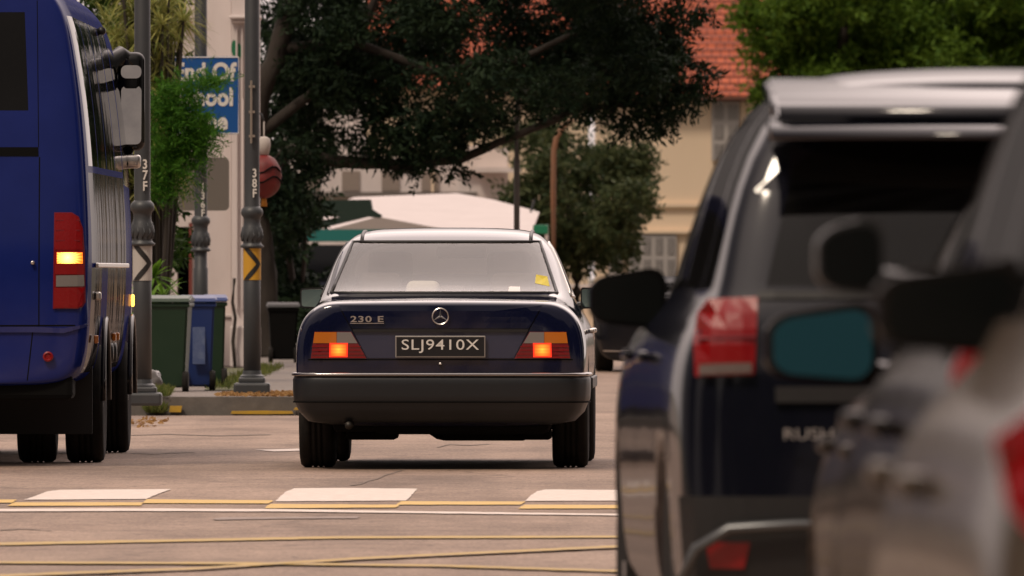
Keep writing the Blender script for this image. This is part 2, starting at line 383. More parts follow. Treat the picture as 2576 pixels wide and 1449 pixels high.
def wheel(parent, x, y, r, w, side, hub=.6):
    bm = bmesh.new(); h = r * hub; o = side * w / 2
    lathe(bm, [(h, -w * .35 * 1), (h * 1.0, w * .42), (h * .94, w * .40), (h * .8, w * .30), (.05, w * .34), (.02, w * .36)], 28, 'X')
    for i in range(5):
        a = 2 * pi * i / 5; box(bm, (w * .36, cos(a) * h * .5, sin(a) * h * .5), (.03, h * .22, h * .9), 0, Matrix.Rotation(a - pi / 2, 3, 'X'))
    if side < 0:
        for v in bm.verts: v.co.x *= -1
    for v in bm.verts: v.co += Vector((x, y, r))
    wo = bm_obj('wheel', bm, M_rim, parent, False)
    bm = bmesh.new(); e = .018
    prof = [(h, -w * .42), (r - .05, -w * .5), (r - .018, -w * .47), (r - .002, -w * .38), (r, -w * .25)]
    for g in (-.15, 0, .15): prof += [(r, g * w - .008), (r - .008, g * w - .005), (r - .008, g * w + .005), (r, g * w + .008)]
    prof += [(r, w * .25), (r - .002, w * .38), (r - .018, w * .47), (r - .05, w * .5), (h, w * .42)]
    lathe(bm, prof, 48, 'X')
    for v in bm.verts: v.co += Vector((x, y, r))
    bm_obj('tyre', bm, M_rubber, wo, True)
    return wo
def side_mirror(parent, x, y, z, w, h, d, m, gm, side, arm=.05, tilt=0, rd=.30, tp=.34):
    def yedges(b): return [e for e in b.edges if abs((e.verts[0].co - e.verts[1].co).normalized().y) > .9]
    def shape(b):                          # outer end lower than the inner end, top edge falling outwards
        for v in b.verts:
            k = max(0, min(1, side * v.co.x / w + .5)); v.co.z = v.co.z * (1.06 - tp * k) - h * .04 * k * (tp > .2)
    bm = bmesh.new(); box(bm, (0, 0, 0), (w, d, h)); bmesh.ops.bevel(bm, geom=yedges(bm), offset=h * rd, segments=6, affect='EDGES', profile=.5)
    shape(bm)
    front = [f for f in bm.faces if f.calc_center_median().y > d * .49]
    bmesh.ops.inset_region(bm, faces=front, thickness=h * .16, depth=0); 
    for v in {v for f in front for v in f.verts}: v.co.y += d * .25
    for v in bm.verts: v.co += Vector((x, y, z))
    path_tube(bm, [(x - side * w * .25, y + .01, z - h * .30), (x - side * (w / 2 + arm * .5), y + .03, z - h * .40), (x - side * (w / 2 + arm + .06), y + .05, z - h * .42)], [.022, .026, .03], 8)
    o = bm_obj('side_mirror', bm, m, parent, False)
    bm = bmesh.new(); box(bm, (0, 0, 0), (w * .88, .006, h * .84)); bmesh.ops.bevel(bm, geom=yedges(bm), offset=h * rd * .85, segments=6, affect='EDGES', profile=.5)
    shape(bm)
    for v in bm.verts: v.co += Vector((x, y - d / 2 - .001 - (.5 * h * tilt + .0) + v.co.z * tilt, z))
    bm_obj('mirror_glass', bm, gm, o)
    return o
def window_set(bmB, parent, wins, glass, rub=None):
    res = []
    for nm, poly, axis, test in wins:
        nb = cut_window(bmB, poly, axis, test)
        if len(nb.faces): res.append(bm_obj(nm, nb, glass if not isinstance(glass, dict) else glass[nm], parent, True, recalc=True))
        else: nb.free()
    return res

def generic_car(name, label, cat, loc, rz, L, w, H, belt, paint, rear='hatch', hood=.98, group=None, lamps=(), win=None, glass=None,
                mirror=None, rr=.33, trunk=.0, plate=None, zb=.22, wind=1.2):
    """rear='hatch' slopes the tail up to the roof, 'saloon' gives a boot deck"""
    t = thing(name, label, cat, loc, rz, group)
    xg = w * .86; xr = w * .70
    def sec(zs, xs=1.0, top=None, zbb=None, dy=None):
        q = zb if zbb is None else zbb; ww = w * xs
        p = [(0, q), (.7 * ww, q), (.92 * ww, q + .03), (.985 * ww, .36 + (q - zb)), (ww, .55), (ww, zs - .24), (.985 * ww, zs - .12), (.94 * ww, zs - .03), (.88 * ww, zs)]
        p += top or [(.8 * ww, zs + .01), (.62 * ww, zs + .02), (.32 * ww, zs + .025), (0, zs + .03)]
        if dy: p = [(a[0], a[1], dy[i]) for i, a in enumerate(p)]
        return p
    def gh(z, f=1.0, zs=belt): return [(xg * .97, zs + (z - zs) * .35 * f), (xr, z - .045), (xr * .55, z - .008), (0, z)]
    rows = []
    if rear == 'hatch':
        dy = [.10, .06, .02, 0, 0, .01, .02, .03, .05, .11, .26, .28, .28]
        rows += [(0, sec(belt, .94, gh(H - .05), zb + .05, dy)), (.05, sec(belt, .99, gh(H - .03), zb + .02, [d * 1.0 for d in dy])), (.35, sec(belt, 1, gh(H - .01), None, [d * .6 for d in dy]))]
        ys = .9
    else:
        rows += [(0, sec(belt - .06, .92)), (.04, sec(belt - .02, .975)), (.2, sec(belt)), (trunk, sec(belt + .02))]
        rows += [(trunk + .35, sec(belt + .02, 1, gh(belt + (H - belt) * .6))), (trunk + .75, sec(belt + .02, 1, gh(H - .03)))]
        ys = trunk + 1.2
    yw = L - wind   # base of windscreen
    rows += [(ys, sec(belt, 1, gh(H))), ((ys + yw - .8) / 2 + .1, sec(belt, 1, gh(H))), (yw - .85, sec(belt - .01, 1, gh(H - .04)))]
    rows += [(yw - .35, sec(belt - .02, 1, gh(belt + (H - belt) * .55))), (yw, sec(belt - .04)), (yw + .15, sec(hood))]
    rows += [(L - .45, sec(hood - .06, .99)), (L - .12, sec(hood - .16, .94)), (L, sec(hood - .28, .84, None, zb + .06))]
    me = cage(rows)
    wb = (.95 if rear != 'hatch' else .8, L - .85)
    me = cut_cyl(me, [(-w - .1, -w + .28, y, rr, rr + .055) for y in wb] + [(w - .28, w + .1, y, rr, rr + .055) for y in wb])
    bm = bmesh.new(); bm.from_mesh(me); bvh = BVHTree.FromBMesh(bm)
    wins = []
    if win: wins.append(('rear_window', win, 'Y', lambda c: c.y < 1.3 + trunk))
    b2 = belt + .04; zt = H - .07
    for sgn in (-1, 1):
        tst = (lambda c: c.x < -.3) if sgn < 0 else (lambda c: c.x > .3)
        r0 = .30 if rear == 'hatch' else trunk + .55
        m1 = (r0 + yw) / 2 - .05; m0 = r0 + (.35 if rear == 'hatch' else .3)
        if rear == 'hatch' and L > 4: 
            wins.append(('side_window', [(r0, b2), (r0 + .50, b2), (r0 + .53, zt), (r0 + .16, zt)], 'X', tst)); m0 = r0 + .54
            wins.append(('side_window', [(m0, b2), (m1, b2), (m1, zt), (m0 + .02, zt)], 'X', tst))
        else: wins.append(('side_window', [(m0, b2), (m1, b2), (m1, zt), (m0 + .25, zt)], 'X', tst))
        wins.append(('side_window', [(m1 + .07, b2), (yw - .12, b2 - .01), (yw - .68, zt), (m1 + .07, zt)], 'X', tst))
    wins.append(('windscreen', [(-w * .72, belt + .03), (w * .72, belt + .03), (w * .6, H - .08), (-w * .6, H - .08)], 'Y', lambda c: c.y > yw - 1.1))
    window_set(bm, t, wins, glass or M_glassdark)
    bm_obj('body', bm, paint, t, True)
    for y in wb:
        for sgn in (-1, 1): wheel(t, sgn * (w - .12), y, rr, .21, sgn)
    for lm in lamps:
        nm, poly, mm, off = lm[:4]
        for sgn in (-1, 1):
            pp = [(a * sgn, b) for a, b in poly]; patch(nm, pp, bvh, mm, t, off=off, thick=.03, bulge=lm[4] if len(lm) > 4 else 0)
    if mirror:
        for sgn in (-1, 1):
            side_mirror(t, sgn * (w * .93 + mirror[3]), yw - .45 + mirror[4], mirror[2], mirror[0], mirror[1], .12, mirror[5], mirror[6], sgn, arm=mirror[3], tilt=mirror[7] if len(mirror) > 7 else 0)
    for sgn in (-1, 1):
        for yy in (L * .42, L * .62):
            boxo('door_handle', (sgn * (w + .003), yy, belt - .14), (.03, .18, .03), paint, t, .01)
    return t, bvh

# ------------------------------------------------------------------ setting: ground, road, pavement, markings
def sheet(name, poly, z, m, kind='structure', parent=None):
    bm = bmesh.new(); bm.faces.new([bm.verts.new((x, y, z)) for x, y in poly]); o = bm_obj(name, bm, m, parent, recalc=False)
    for p in o.data.polygons:
        if p.normal.z < 0: o.data.flip_normals(); break
    if kind and not parent: o['kind'] = kind
    return o
def roadmat():
    m = mat('worn asphalt', (.25, .185, .15), .82); N = m.node_tree.nodes; L = m.node_tree.links; b = N['Principled BSDF']
    t = N.new('ShaderNodeTexCoord')
    def nz_(sc, det, st=(1, 1, 1), ro=.6):
        q = N.new('ShaderNodeMapping'); q.inputs['Scale'].default_value = st; L.new(t.outputs['Object'], q.inputs[0])
        n = N.new('ShaderNodeTexNoise'); n.inputs['Scale'].default_value = sc; n.inputs['Detail'].default_value = det; n.inputs['Roughness'].default_value = ro
        L.new(q.outputs[0], n.inputs[0]); return n.outputs[0]
    def ramp(i, a, b_, ca, cb):
        r = N.new('ShaderNodeValToRGB'); r.color_ramp.elements[0].position = a; r.color_ramp.elements[1].position = b_
        r.color_ramp.elements[0].color = (*ca, 1); r.color_ramp.elements[1].color = (*cb, 1); L.new(i, r.inputs[0]); return r.outputs[0]
    def mul(a, b_, f=1):
        x = N.new('ShaderNodeMixRGB'); x.blend_type = 'MULTIPLY'; x.inputs[0].default_value = f; L.new(a, x.inputs[1]); L.new(b_, x.inputs[2]); return x.outputs[0]
    c = ramp(nz_(.35, 8, (1, .6, 1), .7), .36, .64, (.25, .178, .132), (.385, .28, .212))
    c = mul(c, ramp(nz_(9, 10, (1, .35, 1), .8), .35, .62, (.68, .66, .66), (1.08, 1.06, 1.05)))
    c = mul(c, ramp(nz_(45, 3, (1, .12, 1), .8), .36, .6, (.62, .6, .6), (1.1, 1.1, 1.1)), .75)
    c = mul(c, ramp(nz_(.9, 8, (1, .25, 1)), .36, .50, (.66, .63, .61), (1, 1, 1)), .85)
    c = mul(c, ramp(nz_(1.6, 7, (.35, 1, 1), .75), .34, .46, (.62, .60, .58), (1, 1, 1)), .7)
    c = mul(c, ramp(nz_(1.0, 2, (1.6, .02, 1)), .40, .60, (.84, .83, .82), (1.06, 1.06, 1.06)), .8)   # wheel tracks
    # small dark grit and oil specks
    q = N.new('ShaderNodeMapping'); q.inputs['Scale'].default_value = (1, .3, 1); L.new(t.outputs['Object'], q.inputs[0])
    vo = N.new('ShaderNodeTexVoronoi'); vo.inputs['Scale'].default_value = 3.2; L.new(q.outputs[0], vo.inputs[0])
    c = mul(c, ramp(vo.outputs['Distance'], .035, .06, (.25, .22, .2), (1, 1, 1)))
    # cracks
    nd = N.new('ShaderNodeMixRGB'); nd.inputs[0].default_value = .25
    nt = N.new('ShaderNodeTexNoise'); nt.inputs['Scale'].default_value = 2.0; L.new(t.outputs['Object'], nt.inputs[0])
    L.new(t.outputs['Object'], nd.inputs[1]); L.new(nt.outputs['Color'], nd.inputs[2])
    v2 = N.new('ShaderNodeTexVoronoi'); v2.feature = 'DISTANCE_TO_EDGE'; v2.inputs['Scale'].default_value = .35; L.new(nd.outputs[0], v2.inputs[0])
    cr = ramp(v2.outputs['Distance'], .002, .006, (.55, .52, .5), (1, 1, 1))
    c = mul(c, cr, .8)
    L.new(c, b.inputs['Base Color'])
    bp = N.new('ShaderNodeBump'); bp.inputs['Strength'].default_value = .5; bp.inputs['Distance'].default_value = .01
    L.new(nz_(60, 5), bp.inputs['Height']); L.new(bp.outputs[0], b.inputs['Normal'])
    return m
M_road = roadmat()
M_ground = mat('bare ground', (.14, .12, .09), .95, noise=(.6, (.07, .075, .045), .8))
sheet('ground', [(-900, -300), (900, -300), (900, 2500), (-900, 2500)], -.012, M_ground)
sheet('road', [(-30, -120), (14, -120), (14, 330), (-1.2, 330), (-1.2, 115.5), (-30, 115.5)], 0, M_road)
# pavement island on the left, with a kerb
kerbline = [(-30, 115.6), (-1.75, 115.6), (-1.45, 115.9), (-1.35, 116.6), (-1.35, 260)]
inner = [(-30, 115.85), (-1.8, 115.85), (-1.65, 116.0), (-1.6, 116.6), (-1.6, 260)]
bm = bmesh.new()
A = [bm.verts.new((x, y, 0)) for x, y in kerbline]; B = [bm.verts.new((x + (.0 if i else 0), y + (.03 if i < 3 else 0), .15)) for i, (x, y) in enumerate(kerbline)]
D = [bm.verts.new((x, y, .154)) for x, y in inner]
for i in range(4):
    bm.faces.new((A[i], A[i + 1], B[i + 1], B[i])); bm.faces.new((B[i], B[i + 1], D[i + 1], D[i]))
tag(bm_obj('kerb', bm, M_kerb), kind='structure')
sheet('pavement', [(-30, 115.85), (-1.8, 115.85), (-1.65, 116.0), (-1.6, 116.6), (-1.6, 260), (-30, 260)], .15, M_conc)
sheet('grass_patch', [(GX(535, 125), 121.5), (GX(612, 125), 121.5), (GX(640, 140), 150), (GX(500, 140), 150)], .156, mat('mossy turf', (.05, .065, .02), .95, noise=(8, (.12, .10, .04), .7)))

def marking(name, uv, m, z=.004):
    """a painted marking on the road given by the ground points it covers"""
    P = [(GX(u, GY(v)), GY(v)) for u, v in uv]; out = []
    for (a, b), (c, d) in zip(P, P[1:] + P[:1]):            # brushed, slightly ragged edges
        n = max(1, int(math.hypot(c - a, d - b) / .07))
        for i in range(n): out.append((a + (c - a) * i / n + (rnd.gauss(0, .003) if i else 0), b + (d - b) * i / n + (rnd.gauss(0, .018) if i else 0)))
    return sheet(name, out, z, m)
for uv in ([(60, 1259), (88, 1250), (118, 1238), (150, 1234), (300, 1233), (432, 1232), (400, 1243), (368, 1257)],
           [(692, 1263), (706, 1250), (722, 1237), (740, 1230), (860, 1229), (1050, 1231), (1038, 1245), (1022, 1261)],
           [(1322, 1262), (1335, 1248), (1352, 1237), (1372, 1233), (1500, 1234), (1680, 1236), (1665, 1250), (1650, 1261)],
           [(-560, 1259), (-520, 1246), (-480, 1235), (-190, 1234), (-215, 1245), (-240, 1258)]):
    marking('crossing_bar', uv, M_white)
for uv in ([(-260, 1262), (-250, 1259), (42, 1259), (32, 1267), (-265, 1267)], [(28, 1269), (38, 1266), (362, 1266), (354, 1274), (20, 1275)],
           [(360, 1265), (370, 1258), (688, 1261), (676, 1269), (358, 1268)], [(668, 1278), (680, 1270), (1006, 1272), (996, 1279), (668, 1281)],
           [(998, 1270), (1010, 1263), (1322, 1264), (1310, 1272), (996, 1272)], [(1306, 1280), (1318, 1272), (1640, 1273), (1630, 1281), (1304, 1282)]):
    marking('crossing_edge_marking', uv, M_yellow, .005)
marking('give_way_line', [(-300, 1284), (300, 1281), (700, 1283), (1100, 1289), (1700, 1297), (1700, 1301), (1100, 1294), (700, 1289), (300, 1288), (-300, 1290)], M_white, .005)
M_yl = mat('worn yellow line', (.50, .31, .035), .7, noise=(9, (.29, .21, .11), .95))
for uv in ([(-300, 1373), (0, 1368), (850, 1352), (1800, 1350), (1800, 1355), (850, 1358), (0, 1375), (-300, 1380)],
           [(-200, 1416), (600, 1419), (1100, 1425), (1800, 1446), (1800, 1451), (1100, 1430), (600, 1424), (-200, 1421)],
           [(-100, 1455), (500, 1433), (900, 1408), (1800, 1366), (1800, 1371), (900, 1413), (500, 1438), (-100, 1461)]):
    yz = globals().get('yz', .004) + .002; marking('box_junction_line', uv, M_yl, yz)
marking('road_scar', [(534, 1307), (560, 1303), (905, 1301), (900, 1306), (700, 1307), (545, 1310)], mat('road scar paint', (.36, .28, .24), .8, noise=(16, (.1, .07, .06), .9)), .004)
M_crackshade = mat('crack and shadow strip', (.11, .085, .068), .9, noise=(12, (.22, .165, .13), .9))
for pts in ([(1010, 1184), (985, 1192), (968, 1196), (948, 1206), (925, 1211), (905, 1219), (880, 1222)], [(330, 1141), (380, 1143), (440, 1140), (487, 1138)], [(1230, 1118), (1180, 1121), (1130, 1119), (1100, 1126)], [(320, 1096), (420, 1093), (540, 1097), (680, 1094)], [(0, 1335), (60, 1332), (130, 1337)]):  # second strip paints the minibus's shadow band; the others are cracks
    marking('crack_and_shadow_strip', [(u, v - .7) for u, v in pts] + [(u + 2, v + .7) for u, v in pts[::-1]], M_crackshade, .003)
marking('lane_dash', [(640, 1133), (752, 1130), (758, 1135), (690, 1137)], M_white)
for uv in ([(580, 1050), (583, 1043), (665, 1042), (735, 1043), (738, 1050), (660, 1051)], [(738, 1040), (742, 1034), (800, 1034), (800, 1041)],
           [(425, 1046), (428, 1030), (458, 1030), (455, 1046)]):
    Y0 = 115.55
    pts = [(GX(u, Y0), min(.148, max(.002, GZ(v - 9, Y0)))) for u, v in uv]
    bm = bmesh.new(); prism(bm, pts, Y0 - .02, Y0 + .04); tag(bm_obj('kerb_paint', bm, M_yellow), kind='structure')

# ------------------------------------------------------------------ the dark blue saloon
def saloon():
    Yr = 83.75; yaw = R(-1.1); w = .862
    t = thing('saloon_car', 'old navy saloon seen from behind in mid road, both brake lights lit', 'car', (GX(1108, Yr), Yr, 0), yaw)
    low = lambda s, zb=.24, zk=0: [(0, zb), (.55 * s, zb), (.72 * s, zb + .03), (.835 * s, .36), (.857 * s, .52), (.862 * s, .70), (.842 * s, .845), (.785 * s, .935)]
    deck = lambda s, z, b=0: [(.70 * s, z - .012), (.62 * s, z - .002), (.50 * s, z), (.28 * s, z + .004), (0, z + .008)]
    rows = [(0.0, low(.955, .30)[:6] + [(.80, .82), (.755, .895), (.68, .945), (.6, .958), (.5, .962), (.28, .964), (0, .966)]),
            (.022, low(.985, .28)[:6] + [(.825, .84), (.775, .922), (.69, .974), (.61, .984), (.5, .987), (.28, .99), (0, .992)]),
            (.12, low(1, .24) + deck(1, .997)), (.5, low(1) + deck(1, 1.01)),
            (.80, low(1) + [(.725, .99), (.675, 1.012), (.615, 1.022), (.3, 1.03), (0, 1.035)]),
            (1.14, low(1)[:7] + [(.80, .935), (.75, .985), (.70, 1.06), (.655, 1.18), (.33, 1.205), (0, 1.21)]),
            (1.46, low(1)[:7] + [(.805, .93), (.762, .985), (.70, 1.14), (.62, 1.345), (.38, 1.377), (0, 1.382)]),
            (1.62, low(1)[:7] + [(.805, .93), (.762, .985), (.69, 1.17), (.60, 1.397), (.38, 1.422), (0, 1.426)]),
            (2.3, low(1)[:7] + [(.805, .93), (.762, .98), (.69, 1.17), (.60, 1.412), (.38, 1.436), (0, 1.440)]),
            (2.95, low(1)[:7] + [(.80, .925), (.76, .975), (.69, 1.15), (.59, 1.37), (.33, 1.405), (0, 1.41)]),
            (3.2, low(1)[:7] + [(.80, .92), (.755, .965), (.70, 1.06), (.635, 1.19), (.33, 1.225), (0, 1.23)]),
            (3.52, low(1)[:7] + [(.79, .91), (.73, .95), (.67, .96), (.6, .965), (.3, .975), (0, .98)]),
            (3.8, low(1)[:7] + [(.78, .89), (.70, .92), (.62, .925), (.5, .93), (.28, .935), (0, .94)]),
            (4.35, [(x, z if k < 6 else z - .05) for k, (x, z) in enumerate(low(.985)[:7] + [(.76, .89), (.68, .91), (.6, .915), (.5, .92), (.28, .925), (0, .93)])]),
            (4.58, low(.95)[:6] + [(.79, .76), (.74, .80), (.66, .82), (.58, .825), (.48, .83), (.28, .83), (0, .83)]),
            (4.62, low(.90, .3)[:5] + [(.77, .62), (.76, .70), (.70, .74), (.62, .76), (.56, .765), (.46, .77), (.28, .77), (0, .77)])]
    me = cage(rows, 3)
    rr = .318; wy = (1.0, 3.8)
    me = cut_cyl(me, [(-.95, -.55, y, rr, .365) for y in wy] + [(.55, .95, y, rr, .365) for y in wy])
    bm = bmesh.new(); bm.from_mesh(me); bvh = BVHTree.FromBMesh(bm)
    G = glassmat('saloon glass', (.88, .86, .82), .035, (.66, .55, .46), 1.25)
    G2 = glassmat('saloon side glass', (.6, .58, .52), .05, (.5, .43, .37), 1.0)
    rw = [(-.672, 1.040), (.672, 1.040), (.560, 1.345), (-.560, 1.345)]
    wins = [('rear_window', rw, 'Y', lambda c: c.y < 1.7),
            ('windscreen', [(-.63, 1.0), (.63, 1.0), (.56, 1.37), (-.56, 1.37)], 'Y', lambda c: c.y > 2.6)]
    for sg in (-1, 1):
        tst = (lambda c: c.x < -.4) if sg < 0 else (lambda c: c.x > .4)
        wins += [('side_window', [(1.45, 1.02), (2.28, 1.015), (2.28, 1.345), (1.80, 1.335)], 'X', tst),
                 ('side_window', [(2.35, 1.015), (3.25, 1.01), (2.92, 1.32), (2.35, 1.345)], 'X', tst)]
    gl = window_set(bm, t, wins, {'rear_window': G, 'windscreen': glassmat('windscreen glass', (.9, .87, .8), .04), 'side_window': G2})
    body = bm_obj('body', bm, M_navy, t, True)
    loop_tube('window_gasket', rw, bvh, .011, M_black, t)
    for sg in (-1, 1):
        for wp in ([(1.45, 1.02), (2.28, 1.015), (2.28, 1.345), (1.80, 1.335)], [(2.35, 1.015), (3.25, 1.01), (2.92, 1.32), (2.35, 1.345)]):
            loop_tube('window_trim', wp, bvh, .009, M_chrome if sg > 0 else M_black, t, axis='+X' if sg > 0 else '-X')
    rear = gl[0]
    # rain strips on the roof
    for sg in (-1, 1):
        pts = []
        for i in range(14):
            y = 1.46 + i * .1; h = bvh.ray_cast(Vector((sg * (.505 - .0 * i), y, 3)), Vector((0, 0, -1)))[0]; pts.append(h + Vector((0, 0, .002)))
        bm2 = bmesh.new(); path_tube(bm2, pts, .012, 6); bm_obj('roof_strip', bm2, M_black, t, True)
    # boot lid outline (shut lines) and rear recess
    def line(name, pts, wd, m, off=.0015):
        for (a, b), (c, d) in zip(pts, pts[1:]):
            v = Vector((c - a, d - b)); n = Vector((-v.y, v.x)).normalized() * wd / 2
            patch(name, [(a - n.x, b - n.y), (c - n.x, d - n.y), (c + n.x, d + n.y), (a + n.x, b + n.y)], bvh, m, t, off=off, thick=.004, grid=.1)
    K = M_under
    for sg in (-1, 1):
        patch('shut_line', [(sg * .600, .972), (sg * .607, .972), (sg * .428, .655), (sg * .421, .655)], bvh, K, t, off=.0015, thick=.004)
    line('shut_line', [(-.78, .648), (.78, .648)], .007, K)
    patch('boot_recess', [(-.512, .812), (.512, .812), (.430, .658), (-.430, .658)], bvh, mat('recess panel paint', (.030, .034, .070), .3, 0, .8), t, off=.002, thick=.004)
    patch('boot_handle_lip', [(-.518, .826), (.518, .826), (.512, .810), (-.512, .810)], bvh, M_black, t, off=.014, thick=.02)
    patch('boot_panel', [(-.597, .968), (.597, .968), (.522, .832), (-.522, .832)], bvh, M_navy, t, off=.005, thick=.006, grid=.03)
    # tail lamps
    for sg in (-1, 1):
        q = lambda l: [(sg * a, b) for a, b in l]
        base = patch('tail_lamp', q([(.525, .812), (.742, .812), (.764, .655), (.436, .655)]), bvh, M_darkred, t, off=.010, thick=.02, grid=.03)
        patch('amber_lens', q([(.612, .810), (.741, .810), (.750, .745), (.612, .745)]), bvh, M_amber, base, off=.014, thick=.008)
        patch('clear_lens', q([(.527, .810), (.610, .810), (.610, .745), (.489, .745)]), bvh, M_smoke, base, off=.014, thick=.008)
        for z0 in (.728, .706, .684, .664):
            patch('lens_rib', q([(.47 if z0 > .7 else .45, z0), (.757, z0), (.758, z0 - .006), (.47 if z0 > .7 else .45, z0 - .006)]), bvh, M_red, base, off=.016, thick=.01, grid=.2)
        patch('brake_lens_glow', q([(.545, .746), (.653, .746), (.655, .662), (.547, .662)]), bvh, M_litrim, base, off=.017, thick=.008)
        patch('brake_lens', q([(.553, .739), (.645, .739), (.647, .670), (.555, .670)]), bvh, M_lit, base, off=.019, thick=.006)
    # number plate
    fy = -.022
    bm2 = bmesh.new(); box(bm2, (0, fy, .7245), (.532, .012, .128), .003); pl = bm_obj('number_plate', bm2, mat('plate frame', (.42, .40, .38), .35, .7), t)
    boxo('plate_face', (0, fy - .006, .7245), (.516, .004, .112), mat('plate black', (.012, .012, .014), .35), pl)
    me = textmesh('SLJ9410X', .122, .002, .0002, .92, spacing=1.08); xs = [v.co.x for v in me.vertices]; zs = [v.co.z for v in me.vertices]
    k = .455 / (max(xs) - min(xs)); kz = .080 / (max(zs) - min(zs)); cx = (max(xs) + min(xs)) / 2; cz = (max(zs) + min(zs)) / 2
    for v in me.vertices: v.co.x = (v.co.x - cx) * k; v.co.z = (v.co.z - cz) * kz + .727; v.co.y += fy - .0095
    me.materials.clear(); link('plate_text', me, pl, M_letter)
    # emblem: ring and three rays
    yb = bvh.ray_cast(Vector((0, -5, .9)), Vector((0, 1, 0)))[0].y - .006
    bm2 = bmesh.new(); n = 40; r0 = .047
    path_tube(bm2, [(r0 * cos(2 * pi * i / n), yb - .014, .903 + r0 * sin(2 * pi * i / n)) for i in range(n + 1)], .0042, 6)
    for a in (90, 210, 330):
        a = R(a); c, s_ = cos(a), sin(a); p = Vector((-s_, 0, c))
        vs = [bm2.verts.new(Vector((0, yb - .012, .903)) + q_) for q_ in (p * .008, Vector((c, 0, s_)) * r0, -p * .008, Vector((0, -.010, 0)), Vector((0, .006, 0)))]
        for f in ((0, 1, 3), (1, 2, 3), (0, 4, 1), (1, 4, 2)): bm2.faces.new([vs[i] for i in f])
    bm_obj('emblem', bm2, M_chrome, t, False)
    me = textmesh('230 E', .052, .003, .001, 1.35, spacing=1.12); xs = [v.co.x for v in me.vertices]; k = .195 / (max(xs) - min(xs)); cx = (max(xs) + min(xs)) / 2
    for v in me.vertices: v.co.x = (v.co.x - cx) * k - .432; v.co.z = v.co.z * .95 + .885; v.co.y += yb - .010
    me.materials.clear(); bd = link('model_badge', me, t, M_chrome)
    boxo('badge_bar', (-.432, yb - .008, .862), (.20, .006, .004), M_chrome, bd)
    bm2 = bmesh.new(); lathe(bm2, [(.012, 0), (.012, -.012), (.005, -.016)], 16, 'Y', (0, -.004, .622)); bm_obj('boot_lock', bm2, M_chrome, t, True)
    # bumper: swept section round the tail
    path = [(-.872, 1.0 - .40), (-.874, .35), (-.868, .14), (-.845, .02), (-.79, -.055), (-.70, -.082), (-.35, -.098), (0, -.102)]
    path += [(-a, b) for a, b in path[-2::-1]]
    prof = [(.05, .560), (.012, .558), (0, .545), (-.006, .53), (-.006, .47), (-.002, .41), (.012, .385), (.03, .34), (.085, .285), (.20, .265)]
    def sweep(name, prof, m, parent, k=1):
        bm3 = bmesh.new(); rings = []
        for i, (x, y) in enumerate(path):
            a = Vector(path[max(i - 1, 0)]); b = Vector(path[min(i + 1, len(path) - 1)]); d = (b - a).normalized(); n_ = Vector((-d.y, d.x))
            rings.append([bm3.verts.new((x + n_.x * o_, y + n_.y * o_, z)) for o_, z in prof])
        for a, b in zip(rings, rings[1:]):
            for j in range(len(prof) - 1): bm3.faces.new((a[j], a[j + 1], b[j + 1], b[j]))
        bmesh.ops.subdivide_edges(bm3, edges=bm3.edges[:], cuts=1, use_grid_fill=True, smooth=.4) if k else None
        return bm_obj(name, bm3, m, parent, True)
    bp = sweep('bumper', prof, M_bumper, t)
    sweep('chrome_strip', [(.02, .572), (-.008, .570), (-.014, .563), (-.012, .553), (.0, .549)], mat('dull chrome strip', (.32, .31, .31), .2, 1), bp, 0)
    sweep('bumper_seam', [(-.004, .402), (-.006, .398), (-.004, .394)], K, bp, 0)
    # underbody with its floor widened to deepen the shade below, exhaust, axle
    bm2 = bmesh.new(); box(bm2, (0, 2.3, .27), (1.28, 4.2, .10), .03); box(bm2, (0, 2.4, .245), (1.66, 2.0, .05), .02); box(bm2, (.12, .45, .27), (1.05, .5, .13), .05); box(bm2, (-.02, 1.0, .25), (1.2, .16, .10), .03)
    lathe(bm2, [(.02, -.13), (.10, -.12), (.12, -.05), (.12, .05), (.10, .12), (.02, .13)], 16, 'Y', (0, 1.0, .28))
    for (a, z, ww) in ((-.42, .20, .30), (.25, .195, .5), (.52, .20, .25)): box(bm2, (a, .7, z), (ww, .5, .06), .02)
    bm_obj('underbody', bm2, K, t)
    bm2 = bmesh.new(); path_tube(bm2, [(-.52, .95, .27), (-.53, .3, .27), (-.54, .02, .262), (-.54, -.03, .26)], .024, 12); bm_obj('exhaust_pipe', bm2, mat('sooty pipe', (.05, .045, .04), .5, .8), t, True)
    for y in wy:
        for sg in (-1, 1): wheel(t, sg * .752, y, rr, .215, sg)
    # mirrors
    Gm = mat('mirror silver', (.45, .62, .62), .03, 1)
    for sg in (-1, 1): side_mirror(t, sg * .855, 3.02, 1.005, .145, .125, .09, M_black, Gm, sg, .04, rd=.14, tp=.10)
    for sg in (-1, 1):
        for yy in (1.75, 2.65): boxo('door_handle', (sg * .868, yy, .81), (.035, .2, .03), M_chrome, t, .01)
        boxo('side_moulding', (sg * .868, 2.4, .50), (.022, 2.0, .07), M_black, t, .008)
    # cabin: shelf, seats, head restraints, mirror, things on the shelf
    Ms = mat('grey seat cloth', (.035, .028, .024), .9); Md = mat('dark trim', (.015, .013, .012), .8)
    boxo('parcel_shelf', (0, 1.12, 1.0), (1.25, .50, .02), mat('shelf cloth', (.25, .21, .18), .9), t, .006)
    boxo('dashboard', (0, 3.2, .88), (1.3, .35, .14), Md, t, .04)
    boxo('rear_seat', (0, 1.5, .75), (1.25, .16, .52), Ms, t, .05)
